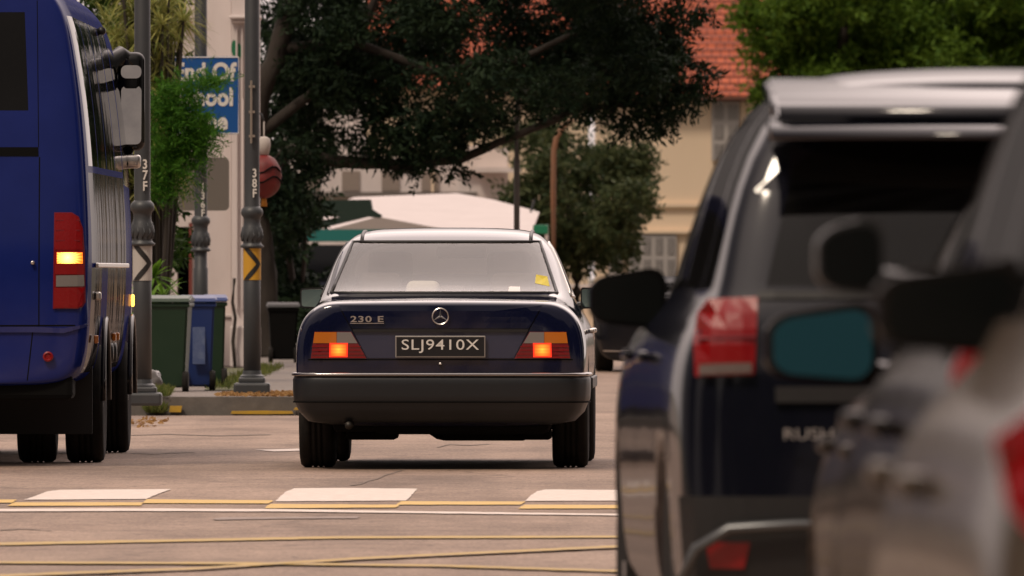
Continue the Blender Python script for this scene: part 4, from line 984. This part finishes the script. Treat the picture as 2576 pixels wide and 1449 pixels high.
def tree(name, label, u0, v0, Y, blobs, dens, lm, limbs=(), bark=None, spray=None, group=None, depth=1.0, trunk_r=.2, cat='tree', topz=None, extra=None, shell=.4):
    t = thing(name, label, cat, (GX(u0, Y), Y, GZ(v0, Y) if v0 else .0), 0, group); loc = np.array(t.location)
    P = blob_points(blobs, Y, dens, depth, shell=shell)
    if extra is not None: P = np.concatenate([P, extra], 0)
    V = sprays(P, **(spray or {})) - loc
    o = quads('crown', V, lm, t)
    bm = bmesh.new()
    for pts, r0, r1 in limbs:
        pp = [Vector(GP(a[0], a[1], Y + (a[2] if len(a) > 2 else 0))) - t.location for a in pts]; n = len(pp)
        q = []
        for i in range(n - 1):
            for k in range(4): q.append(pp[i].lerp(pp[i + 1], k / 4) + Vector((rnd.uniform(-1, 1), rnd.uniform(-1, 1), rnd.uniform(-1, 1))) * r0 * .12 * (k > 0))
        q.append(pp[-1]); path_tube(bm, q, [r0 + (r1 - r0) * i / (len(q) - 1) for i in range(len(q))], 9)
    if len(bm.verts): bm_obj('trunk', bm, bark or M_bark, t, True)
    else: bm.free()
    return t
M_bark = mat('bark', (.030, .024, .020), .95, noise=(4, (.055, .044, .036), .7, (1, 1, .3)), bump=(20, .6, .02, (1, 1, .25)))
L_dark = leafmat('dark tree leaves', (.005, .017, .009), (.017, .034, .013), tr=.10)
L_mid = leafmat('hazy mid leaves', (.025, .05, .02), (.075, .09, .035), tr=.25)
L_bright = leafmat('bright green leaves', (.03, .075, .008), (.11, .19, .02), tr=.35)
L_spiky = leafmat('spiky olive leaves', (.10, .16, .025), (.34, .33, .10), tr=.3)
L_fern = leafmat('feathery green leaves', (.015, .085, .006), (.08, .21, .02), tr=.35)

# big dark tree whose crown hangs over the road
B = []
for i in range(22): B.append((rnd.uniform(960, 1640), rnd.uniform(-40, 215), rnd.uniform(60, 110), rnd.uniform(40, 70), rnd.uniform(-2, 3)))
for i in range(9): B.append((rnd.uniform(680, 860), rnd.uniform(-30, 330), rnd.uniform(45, 80), rnd.uniform(40, 75), rnd.uniform(-1, 4)))
B += [(1020, 290, 100, 60), (1130, 300, 110, 60), (960, 350, 80, 50), (1080, 370, 90, 40), (1240, 300, 60, 30), (1330, 230, 90, 45), (930, 240, 60, 70), (1180, 250, 100, 60), (980, 200, 70, 60),
      (1000, 385, 70, 24), (1080, 395, 70, 20), (1040, 420, 28, 20), (1150, 420, 28, 14), (920, 385, 55, 18), (1080, 335, 120, 40), (1400, 255, 90, 40), (1480, 210, 90, 45), (1520, 270, 90, 35),
      (1610, 230, 80, 60), (1680, 270, 55, 45), (1650, 305, 40, 28), (1730, 235, 50, 35), (1710, 180, 55, 45), (1760, 185, 35, 22), (1640, 140, 70, 60), (1690, 60, 50, 70), (1750, 20, 35, 30), (1590, 320, 35, 22), (1600, 60, 60, 60),
      (860, 120, 50, 40), (760, 380, 90, 60), (800, 410, 50, 35), (700, 460, 60, 60), (740, 520, 70, 50)]
for i in range(30): B.append((rnd.uniform(670, 900), rnd.uniform(-30, 340), rnd.uniform(35, 65), rnd.uniform(30, 60), rnd.uniform(-1, 4)))
for i in range(26): B.append((rnd.uniform(950, 1650), rnd.uniform(-30, 200), rnd.uniform(50, 90), rnd.uniform(40, 60), rnd.uniform(1, 4)))
for i in range(26): B.append((rnd.uniform(500, 1750), rnd.uniform(-650, -120), rnd.uniform(110, 190), rnd.uniform(80, 130), rnd.uniform(-3, 3)))
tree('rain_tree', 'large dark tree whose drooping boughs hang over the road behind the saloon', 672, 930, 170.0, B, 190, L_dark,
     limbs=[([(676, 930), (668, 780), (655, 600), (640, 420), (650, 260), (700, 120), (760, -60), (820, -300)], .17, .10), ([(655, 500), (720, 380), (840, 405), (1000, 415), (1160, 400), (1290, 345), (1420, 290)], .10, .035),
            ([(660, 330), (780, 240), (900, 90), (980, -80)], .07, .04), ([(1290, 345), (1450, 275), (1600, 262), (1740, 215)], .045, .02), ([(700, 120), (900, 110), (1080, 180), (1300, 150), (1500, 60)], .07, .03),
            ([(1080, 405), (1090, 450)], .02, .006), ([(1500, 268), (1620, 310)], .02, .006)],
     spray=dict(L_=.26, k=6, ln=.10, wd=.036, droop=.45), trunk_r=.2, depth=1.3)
# dark shrubs and creepers in the shade at its foot
B = [(rnd.uniform(650, 770), rnd.uniform(430, 880), rnd.uniform(35, 70), rnd.uniform(35, 70), rnd.uniform(-1, 3)) for _ in range(34)]
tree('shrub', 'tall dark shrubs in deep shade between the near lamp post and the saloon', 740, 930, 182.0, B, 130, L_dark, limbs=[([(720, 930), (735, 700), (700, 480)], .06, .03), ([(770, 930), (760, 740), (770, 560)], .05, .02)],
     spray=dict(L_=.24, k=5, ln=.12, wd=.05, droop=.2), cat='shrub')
# hazy tree in the middle distance
B = [(rnd.uniform(1310, 1590), rnd.uniform(330, 640), rnd.uniform(40, 75), rnd.uniform(35, 60), rnd.uniform(-2, 3)) for _ in range(34)]
B += [(1585, 400, 50, 40), (1560, 480, 45, 60), (1590, 460, 40, 40), (1540, 570, 55, 50), (1520, 640, 40, 40), (1310, 340, 45, 50), (1340, 640, 70, 60), (1620, 380, 22, 25), (1575, 540, 40, 35)]
tree('street_tree', 'grey green rounded tree behind the two slender street lamps', 1450, 780, 262.0, B, 110, L_mid, limbs=[([(1450, 840), (1452, 700), (1440, 560), (1400, 420)], .14, .05), ([(1452, 650), (1500, 540), (1560, 450)], .07, .03)],
     spray=dict(L_=.30, k=5, ln=.15, wd=.055, droop=.15))
# bright trees at the upper right
B = [(rnd.uniform(1990, 2700), rnd.uniform(-60, 330), rnd.uniform(60, 100), rnd.uniform(45, 80), rnd.uniform(-2, 5)) for _ in range(110)]
B += [(1900, 60, 50, 45), (1940, 130, 65, 50), (1910, 225, 30, 35), (1935, 285, 30, 40), (1940, 20, 80, 50), (1875, 15, 35, 35), (1960, 250, 55, 60), (1975, 340, 50, 60), (1960, 430, 60, 60)]
B += [(rnd.uniform(1900, 2700), rnd.uniform(-500, -80), rnd.uniform(90, 130), rnd.uniform(80, 110), 0) for _ in range(14)]
tree('leafy_tree', 'bright green leafy tree above the dark sport utility vehicle at the upper right', 2150, 850, 300.0, B, 75, L_bright, limbs=[([(2150, 820), (2140, 500), (2100, 200), (2150, -50)], .22, .1)],
     spray=dict(L_=.34, k=5, ln=.18, wd=.075, droop=.05), depth=1.2)

def rosette(P, n, ln, wd, V, spread=1.0):
    """a head of n long narrow arching leaves"""
    for i in range(n):
        a = rnd.uniform(0, 2 * pi); el = rnd.uniform(-.55, 1.2) * spread; L_ = ln * rnd.uniform(.7, 1.1)
        d = Vector((cos(a) * cos(el), sin(a) * cos(el), sin(el))); s_ = d.cross(Vector((0, 0, 1))).normalized() * wd / 2
        p = [Vector(P) + d * L_ * f + Vector((0, 0, -.35 * L_ * f * f)) for f in (0, .35, .7, 1)]; ws = (.5, 1, .7, .08)
        for k in range(3): V.append([p[k] - s_ * ws[k], p[k] + s_ * ws[k], p[k + 1] + s_ * ws[k + 1], p[k + 1] - s_ * ws[k + 1]])
def spiky(name, label, u, Y, heads, n, ln, wd, m, foot=.15):
    t = thing(name, label, 'plant', (GX(u, Y), Y, foot)); V = []; bm = bmesh.new()
    for h in heads:
        P = GP(h[0], h[1], Y + (h[2] if len(h) > 2 else 0)) - t.location; rosette(P, n, ln, wd, V)
        path_tube(bm, [(P.x * .15, P.y * .15, 0), (P.x * .5, P.y * .5, P.z * .5), P], [.03, .022, .012], 6)
    quads('leaves', np.array([[tuple(a) for a in q] for q in V]), m, t); bm_obj('stems', bm, M_bark, t, True); return t
hd = [h for h in [(rnd.uniform(262, 462), rnd.uniform(-60, 480), rnd.uniform(-1, 1)) for _ in range(110)] if not (h[0] > 405 and 110 < h[1] < 400)] + [(460, 60), (440, 95), (400, 30)]
spiky('dracaena', 'tall spiky olive coloured plant between the minibus and the blue sign', 400, 132.0, hd, 50, .36, .016, L_spiky)
hd = [(rnd.uniform(330, 420), rnd.uniform(690, 810), rnd.uniform(-.5, .5)) for _ in range(5)]
spiky('small_palm', 'small bright green palm behind the dark green wheelie bin', 370, 126.0, hd, 24, .34, .045, leafmat('palm leaves', (.05, .14, .01), (.14, .26, .03)))
B = [(rnd.uniform(190, 440), rnd.uniform(-90, 640), rnd.uniform(30, 50), rnd.uniform(30, 60), rnd.uniform(-1, 1)) for _ in range(70)]
tree('shrub', 'dark green bushy shrub behind the spiky plant beside the minibus', 340, 980, 141.0, B, 150, leafmat('deep green shrub leaves', (.010, .035, .006), (.04, .08, .012)), limbs=[([(340, 960), (345, 600), (330, 200)], .05, .02)],
     spray=dict(L_=.2, k=4, ln=.11, wd=.04, droop=.1), cat='shrub')
B = [(430, 240, 50, 35), (480, 215, 45, 25), (520, 200, 40, 20), (550, 205, 25, 12), (440, 300, 60, 50), (490, 330, 40, 40), (450, 370, 50, 40), (420, 420, 40, 30), (510, 350, 30, 30), (480, 305, 35, 30), (440, 250, 40, 40), (440, 450, 45, 40), (470, 395, 45, 35), (400, 470, 35, 40), (480, 350, 40, 30), (480, 290, 40, 40), (400, 350, 30, 60), (530, 325, 16, 14)]
tree('feathery_shrub', 'feathery bright green foliage hanging in front of the blue sign', 430, 985, 130.5, B, 750, L_fern, limbs=[([(400, 940), (410, 700), (430, 420), (450, 300)], .03, .012)],
     spray=dict(L_=.20, k=9, ln=.055, wd=.011, droop=.25), cat='shrub')
# grass, weeds and leaf litter
def tufts(name, label, boxes, m, n, h, kind='stuff'):
    P = []
    for (x0, x1, y0, y1, z) in boxes:
        k = n // len(boxes); P.append(np.stack([nr.uniform(x0, x1, k), nr.uniform(y0, y1, k), np.full(k, z)], 1))
    P = np.concatenate(P, 0); D = nr.normal(size=P.shape) * .5; D[:, 2] = 1; o = quads(name, leaves(P, D, h, .012), m); return tag(o, label, 'grass', kind=kind)
tufts('grass', 'short grass behind the near lamp post and weeds at the kerb', [(GX(540, 125), GX(612, 125), 121.5, 148, .156), (GX(375, 116), GX(425, 116), 115.6, 117.0, .15), (GX(375, 116), GX(415, 116), 115.4, 115.7, .02)],
      leafmat('grass blades', (.06, .10, .02), (.16, .17, .05)), 2600, .09)
n = 900; P = np.stack([nr.uniform(GX(560, 117), GX(760, 117), n), nr.uniform(115.7, 119, n), np.full(n, .16)], 1)
P2 = np.stack([nr.uniform(GX(320, 110), GX(420, 110), 60), nr.uniform(106, 113, 60), np.full(60, .008)], 1); P = np.concatenate([P, P2]); D = nr.normal(size=P.shape); D[:, 2] = .05
tag(quads('leaf_litter', leaves(P, D, .06, .03), leafmat('dry leaves', (.25, .12, .04), (.42, .25, .10))), 'dry orange leaves scattered on the pavement by the kerb', 'leaves', kind='stuff')

# ------------------------------------------------------------------ white shophouse on the left
Y = 151.0; t = thing('shophouse', 'white plastered shophouse front with pilasters behind the lamp posts', 'building', (GX(520, Y), Y, .15))
X0 = t.location.x; zb = lambda v: GZ(v, Y) - .15; xx = lambda u: GX(u, Y) - X0
def bxuv(name, u0, u1, v0, v1, y0, y1, m, parent, bev=0):
    return boxo(name, ((xx(u0) + xx(u1)) / 2, (y0 + y1) / 2, (zb(v0) + zb(v1)) / 2), (xx(u1) - xx(u0), y1 - y0, zb(v0) - zb(v1)), m, parent, bev)
bxuv('wall', 250, 440, -500, 925, 1.0, 5, M_plaster, t); bxuv('wall', 476, 600, -500, 925, 1.0, 5, M_plaster, t); bxuv('wall', 440, 476, -500, 570, 1.0, 5, M_plaster, t)
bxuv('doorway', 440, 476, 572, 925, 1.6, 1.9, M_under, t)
bxuv('shutter_frame', 470, 478, 560, 925, .96, 1.0, mat('dull red frame', (.18, .04, .03), .7), t)
pa = bxuv('pilaster', 520, 580, -500, 925, .6, .99, M_plaster, t, .01)
pb = bxuv('pilaster', 582, 650, -500, 925, .2, .99, M_plaster, t, .01)
for u in (592, 606, 620, 634): bxuv('fluting', u, u + 5, 70, 780, .14, .19, M_plaster, pb, .008)
bxuv('capital', 576, 655, 38, 48, .05, .9, M_plaster, pb, .02); bxuv('capital_moulding', 580, 652, 49, 58, .10, .19, M_plaster, pb, .02)
bxuv('plinth', 520, 585, 800, 925, .45, .59, M_plaster, pa, .02); bxuv('plinth', 578, 655, 820, 925, .05, .19, M_plaster, pb, .02); bxuv('plinth_moulding', 516, 588, 790, 799, .42, .59, M_plaster, pa, .01)
sp_ = bxuv('small_pillar', 398, 438, 545, 925, -.6, -.3, M_plaster, t, .01); bxuv('small_pillar_cap', 392, 444, 530, 544, -.66, -.24, M_plaster, sp_, .01)
Mgr = mat('green painted motif', (.01, .16, .07), .5); bm = bmesh.new()
for u, v in ((588, 120), (600, 128)):
    vs = [bm.verts.new((xx(u) + 7 / px(Y) * cos(2 * pi * i / 16), .192, zb(v) + 20 / px(Y) * sin(2 * pi * i / 16))) for i in range(16)]; bm.faces.new(vs)
r = bmesh.ops.extrude_face_region(bm, geom=bm.faces[:]); [setattr(v, 'co', v.co - Vector((0, .01, 0))) for v in r['geom'] if isinstance(v, bmesh.types.BMVert)]; bm_obj('green_motif', bm, Mgr, pb)
bxuv('red_letter_box', 455, 478, 50, 62, .9, .98, mat('red paint', (.35, .03, .02), .5), t)
pts = [(590, 700), (585, 760), (592, 800), (586, 860), (592, 930)]; bm = bmesh.new(); path_tube(bm, [(xx(a), -.02, zb(b)) for a, b in pts], .02, 6); bm_obj('creeping_root', bm, M_bark, t, True)

# red lantern hanging behind the near post
Y = 128.0; t = thing('lantern', 'crumpled red lantern with dark creases hanging behind the near lamp post', 'lantern', (GX(664, Y), Y, GZ(444, Y)))
bm = bmesh.new(); bmesh.ops.create_uvsphere(bm, u_segments=32, v_segments=20, radius=.155)
for v in bm.verts:
    a = math.atan2(v.co.y, v.co.x); v.co.z *= 1.28; k = 1 + .05 * abs(sin(a * 5)) + .03 * sin(v.co.z * 40 + a * 2); v.co.x *= k; v.co.y *= k
bm_obj('paper_shade', bm, mat('red paper', (.20, .014, .012), .6, noise=(7, (.07, .010, .010), .9)), t, True)
bm = bmesh.new()
for z, r in ((.06, .158), (-.03, .166)): path_tube(bm, [(r * cos(2 * pi * i / 24), r * sin(2 * pi * i / 24), z + .03 * sin(i)) for i in range(25)], .008, 5)
bm_obj('dark_band', bm, M_under, t); bm = bmesh.new(); tube(bm, (0, 0, .18), (0, 0, .5), .006); lathe(bm, [(.02, .36), (.055, .34), (.06, .28), (.045, .2), (.02, .19)], 12); bm_obj('white_cap', bm, mat('pale cloth', (.5, .45, .42), .9), t, True)
bm = bmesh.new(); tube(bm, (0, 0, -.18), (0, 0, -.27), .02, .03); bm_obj('tassel', bm, mat('orange thread', (.5, .2, .03), .9), t, True)
bm = bmesh.new(); path_tube(bm, [(0, 0, .5), (-.02, 0, .56), (-.12, 0, .6)], .01, 6); path_tube(bm, [(-.12, 0, .6), (-.12, 0, -1.87)], .02, 8); bm_obj('hanger', bm, M_post, t, True)
# dark bin in the shade beside the tree
wbin('black wheelie bin in the shade at the foot of the large tree', 712, 160.0, .33, M_under, M_black, R(2), .66)

# ------------------------------------------------------------------ mid-distance awnings, white building, houses
Mtent = mat('white awning cloth', (.60, .53, .52), .8, noise=(1.5, (.48, .42, .41), .5))
Y = 252.0; t = thing('canopy', 'wide white awning roof seen over the roof of the navy saloon', 'awning', (GX(1050, Y), Y, 0)); X0 = t.location.x
def fan(bm, pts): bm.faces.new([bm.verts.new((GX(u, Y + d) - X0, d, GZ(v, Y + d))) for u, v, d in pts])
bm = bmesh.new()
fan(bm, [(740, 560, 0), (890, 496, 5), (1150, 486, 7), (1240, 502, 6), (1357, 533, 3), (1335, 590, -1), (1100, 585, -1), (860, 582, -1)])
rr_ = bmesh.ops.extrude_face_region(bm, geom=bm.faces[:]); [setattr(v, 'co', v.co + Vector((0, 0, -.03))) for v in rr_['geom'] if isinstance(v, bmesh.types.BMVert)]; bm_obj('roof_cloth', bm, Mtent, t)
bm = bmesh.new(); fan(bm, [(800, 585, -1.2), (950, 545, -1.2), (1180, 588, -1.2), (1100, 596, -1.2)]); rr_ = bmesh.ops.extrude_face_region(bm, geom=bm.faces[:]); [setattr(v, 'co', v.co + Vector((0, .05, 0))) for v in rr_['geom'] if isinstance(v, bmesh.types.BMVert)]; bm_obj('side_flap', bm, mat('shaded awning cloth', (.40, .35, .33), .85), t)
bm = bmesh.new()
for u in (800, 1100, 1330): tube(bm, (GX(u, Y) - X0, 0, 0), (GX(u, Y) - X0, 0, GZ(588, Y)), .05)
tube(bm, (GX(1318, Y) - X0, 3, GZ(590, Y)), (GX(1345, Y) - X0, 3, GZ(500, Y)), .02); bm_obj('pole', bm, M_post, t)
Mgd = mat('dark green canvas', (.012, .03, .022), .8); Mteal = mat('teal awning', (.01, .16, .15), .7)
Y = 222.0; t = thing('market_umbrella', 'dark green parasol edge left of the saloon roof, above a teal awning strip', 'umbrella', (GX(800, Y), Y, .15)); X0 = t.location.x
bm = bmesh.new()
for (a, b) in (((935, 503), (720, 500)), ((935, 525), (720, 528))): pass
prism(bm, [(GX(u, Y) - X0, GZ(v, Y) - .15) for u, v in ((700, 505), (932, 502), (936, 526), (960, 541), (955, 548), (925, 545), (800, 575), (765, 578), (720, 590), (730, 570), (860, 545), (690, 540))], -.3, 1.6)
bm_obj('canopy', bm, Mgd, t); bm = bmesh.new(); tube(bm, (GX(760, Y) - X0, .6, 0), (GX(760, Y) - X0, .6, GZ(520, Y) - .15), .03); bm_obj('pole', bm, M_post, t)
Y = 240.0; t = thing('shop', 'dark open shop front with a teal fascia, left of the saloon', 'building', (GX(830, Y), Y, 0)); X0 = t.location.x
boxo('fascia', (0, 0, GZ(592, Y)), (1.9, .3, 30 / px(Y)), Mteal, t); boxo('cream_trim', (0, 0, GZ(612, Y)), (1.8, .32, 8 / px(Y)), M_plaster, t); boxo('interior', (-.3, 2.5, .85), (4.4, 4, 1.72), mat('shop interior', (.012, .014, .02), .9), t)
boxo('counter', (-.1, .2, .5), (1.6, .5, 1.0), mat('navy counter', (.01, .014, .035), .7), t)

Y = 330.0; t = thing('white_building', 'white stepped building with a low parapet behind the white awning', 'building', (GX(1080, Y), Y, 0)); X0 = t.location.x; xx = lambda u: GX(u, Y) - X0; zb = lambda v: GZ(v, Y)
bxuv('wall', 700, 1190, 395, 760, 0, 6, M_plaster, t); bxuv('tower_wall', 1150, 1278, 372, 760, -.5, 5, M_plaster, t)
bm = bmesh.new(); prism(bm, [(xx(u), zb(v)) for u, v in ((1150, 432), (1155, 372), (1230, 360), (1275, 390), (1278, 428))], -.7, 5); bm_obj('parapet', bm, mat('bright plaster', (.72, .62, .58), .8), t)
bxuv('ledge', 1195, 1312, 422, 434, -1.0, -.71, M_plaster, t); bxuv('ledge', 690, 1200, 484, 496, -1.2, -.01, mat('grey ledge', (.16, .14, .13), .8), t)
for u in (760, 860, 960, 1060): bxuv('window', u, u + 45, 430, 480, -.04, .0, mat('dim window', (.28, .23, .20), .4), t)
bxuv('drainpipe', 1085, 1092, 400, 484, -.1, -.01, M_cream, t)
Y = 345.0; t = thing('white_tower', 'white walled block glimpsed through the left of the dark tree', 'building', (GX(900, Y), Y, 0)); X0 = t.location.x
bxuv('wall', 840, 905, -10, 760, 0, 4, M_plaster, t); bxuv('wall', 700, 838, 200, 760, .5, 4, M_plaster, t); bxuv('corner_pier', 906, 918, -30, 760, -.3, 4, M_plaster, t)

def tiles():
    m = mat('terracotta tiles', (.50, .12, .055), .8); N = m.node_tree.nodes; L = m.node_tree.links; b = N['Principled BSDF']
    t = N.new('ShaderNodeTexCoord'); w_ = N.new('ShaderNodeTexBrick'); q = N.new('ShaderNodeMapping'); L.new(t.outputs['Object'], q.inputs[0]); q.inputs['Rotation'].default_value = (R(-90), 0, 0)
    w_.inputs['Color1'].default_value = (.62, .14, .06, 1); w_.inputs['Color2'].default_value = (.46, .105, .05, 1); w_.inputs['Mortar'].default_value = (.17, .045, .03, 1)
    w_.inputs['Scale'].default_value = 1; w_.inputs['Mortar Size'].default_value = .022; w_.inputs['Brick Width'].default_value = .26; w_.inputs['Row Height'].default_value = .21
    L.new(q.outputs[0], w_.inputs[0]); n = N.new('ShaderNodeTexNoise'); n.inputs['Scale'].default_value = 1.3; L.new(t.outputs['Object'], n.inputs[0])
    x = N.new('ShaderNodeMixRGB'); x.blend_type = 'MULTIPLY'; x.inputs[0].default_value = .5; L.new(w_.outputs[0], x.inputs[1]); L.new(n.outputs[0], x.inputs[2]); L.new(x.outputs[0], b.inputs['Base Color']); return m
Mt = tiles()
def house(name, label, Y, u0, u1, veave, vtop, gx, wallm, fn=None):
    global X0, xx, zb, t
    t = thing(name, label, 'building', (GX((u0 + u1) / 2, Y), Y, 0)); X0 = t.location.x; xx = lambda u: GX(u, Y) - X0; zb = lambda v: GZ(v, Y)
    W_ = (u1 - u0) / px(Y); ze = GZ(veave, Y)
    boxo('wall', (0, 4, ze / 2), (W_, 8, ze), wallm, t)
    bm = bmesh.new(); rise = (veave - vtop) / px(Y); nrow = int(rise / .19); x0 = -W_ / 2 - .5; x1 = W_ / 2 + .5   # each course of tiles is a thin step
    for i in range(nrow):
        y = -.6 + i * .24; z = ze - .05 + i * .19; inset = i * .0
        bm2 = [(y, z), (y + .02, z + .045), (y + .30, z + .215), (y + .30, z + .17)]
        prism(bm, [(a, b) for a, b in bm2], x0 + inset, x1 - inset, 'X')
    bm_obj('roof', bm, Mt, t)
    boxo('eave', (0, -.45, ze - .10), (W_ + .9, .28, .08), mat('eave brown', (.16, .07, .05), .8), t)
    return t
Y = 420.0
house('house', 'cream house with terracotta tiled roof and grey shuttered window at the right', Y, 1500, 2150, 238, -60, 0, M_cream)
Msh = mat('grey shutter', (.40, .37, .36), .6); Mshd = mat('dark louvre', (.17, .16, .16), .6)
bxuv('frieze', 1495, 2155, 242, 256, -.08, -.01, mat('mauve plaster', (.26, .15, .13), .8), t)
def shutter(u0, u1, v0, v1, cols=2, rows_=3):
    f = bxuv('window', u0, u1, v0, v1, -.12, -.02, Msh, t)
    du = (u1 - u0) / cols; dv = (v1 - v0) / rows_
    for i in range(cols):
        for j in range(rows_):
            a0, a1, b0, b1 = u0 + du * i + 7, u0 + du * (i + 1) - 5, v0 + dv * j + 7, v0 + dv * (j + 1) - 5
            bxuv('shutter_panel', a0, a1, b0, b1, -.135, -.121, Mshd, f)
            bm = bmesh.new(); k = 6
            for q in range(k): 
                vv = b0 + (b1 - b0) * (q + .5) / k; box(bm, ((xx(a0) + xx(a1)) / 2, -.15, zb(vv)), (xx(a1) - xx(a0) - .02, .012, (b1 - b0) / k * .45 / px(Y)))
            bm_obj('louvres', bm, Msh, f)
shutter(1790, 1860, 256, 404); shutter(1582, 1702, 590, 700, 4, 2)
bxuv('moulding', 1495, 2155, 512, 521, -.14, -.005, M_cream, t); bxuv('moulding', 1495, 2155, 580, 587, -.18, -.005, M_cream, t)
bxuv('downpipe', 1866, 1871, 262, 760, -.12, -.03, M_cream, t); bxuv('white_pillar', 1530, 1562, 600, 760, -.4, -.02, M_plaster, t)
Y = 470.0
house('house', 'terracotta roof glimpsed through the middle of the dark tree', Y, 900, 1480, 215, -120, 0, M_cream)

# street lamps in the middle distance, small green sign
def slender(label, u, Y, vt, arm, m, col=None):
    t = thing('street_lamp', label, 'street lamp', (GX(u, Y), Y, 0), 0, 'slender street lamps beyond the saloon'); bm = bmesh.new(); zt = GZ(vt, Y)
    pts = [(0, 0, 0), (0, 0, zt * .85)] + [(a / px(Y), 0, GZ(b, Y)) for a, b in arm]; r_ = 7.5 / px(Y); path_tube(bm, pts, [r_] * (len(pts) - 1) + [r_ * .8], 10); bm_obj('pole', bm, m, t, True); return t
t1 = slender('grey straight street lamp pole rising from the saloon roof, lamp head in the leaves', 1300, 171.5, 320, [(0, 300), (5, 240), (30, 222), (60, 215)], mat('galvanised', (.17, .16, .16), .5, .4))
bm = bmesh.new(); box(bm, (85 / px(171), 0, GZ(207, 171)), (.42, .18, .08), .04, Matrix.Rotation(R(-12), 3, 'Y'), seg=3); bm_obj('lamp_head', bm, mat('lamp head grey', (.42, .38, .36), .4), t1, True)
slender('rust stained street lamp pole with a curved top', 1392, 232.0, 420, [(1, 380), (8, 345), (24, 318), (50, 300)], mat('rusty pole', (.20, .14, .10), .6, .2, noise=(1.5, (.32, .13, .06), .9)))
Y = 235.0; t = thing('street_sign', 'small green and white sign right behind the saloon roof', 'sign', (GX(1360, Y), Y, 0)); bm = bmesh.new(); box(bm, (0, 0, GZ(577, Y)), (.25, .03, .15), .01); bm_obj('panel', bm, mat('sign green', (.01, .20, .10), .5), t)
bm = bmesh.new(); tube(bm, (.1, .03, 0), (.1, .03, GZ(565, Y)), .03); bm_obj('pole', bm, M_plaster, t)

# low wall and hedge closing the street
Y = 300.0; t = thing('garden_wall', 'low tan wall at the end of the street, right of the saloon', 'wall', (GX(1500, Y), Y, 0)); boxo('wall', (0, 0, .42), (9, .25, .84), M_cream, t); boxo('coping', (0, 0, .88), (9.1, .35, .08), M_plaster, t)

# trees behind the camera: they are what the car bodies mirror
for i, (x, y, h) in enumerate(((-14, -18, 11), (-5, -30, 12), (5, -34, 12), (15, -20, 11), (-24, -4, 10), (24, -6, 10), (22, 22, 9), (20, 48, 9), (18, 75, 9), (17, 105, 8), (-22, 30, 8))):
    lab = ('first broad tree left of the road behind the viewer', 'taller broad tree left of centre far behind the viewer', 'tallest broad tree right of centre far behind the viewer', 'broad tree right of the road behind the viewer',
           'tree on the left verge beside the viewer', 'tree on the right verge beside the viewer', 'tree on the right verge beyond the queue of cars', 'second tree on the right verge beyond the queue',
           'third tree on the right verge level with the crossing', 'farthest tree on the right verge outside the photo', 'tree on the left verge before the minibus')[i]
    t = thing('roadside_tree', lab, 'tree', (x, y, 0), 0, 'trees along the road outside the photo')
    n = 2200; d = unit(nr.normal(size=(n, 3))) * nr.uniform(.5, 1, (n, 1)) ** .4 * np.array([6.5, 4.5, h * .46]) + np.array([0, 0, h * .56]); D = nr.normal(size=d.shape)
    quads('crown', leaves(d, D, 1.3, .9), L_dark, t); bm = bmesh.new(); path_tube(bm, [(0, 0, 0), (.1, 0, h * .3), (-.1, .1, h * .6)], [.35, .28, .15], 8); bm_obj('trunk', bm, M_bark, t, True)
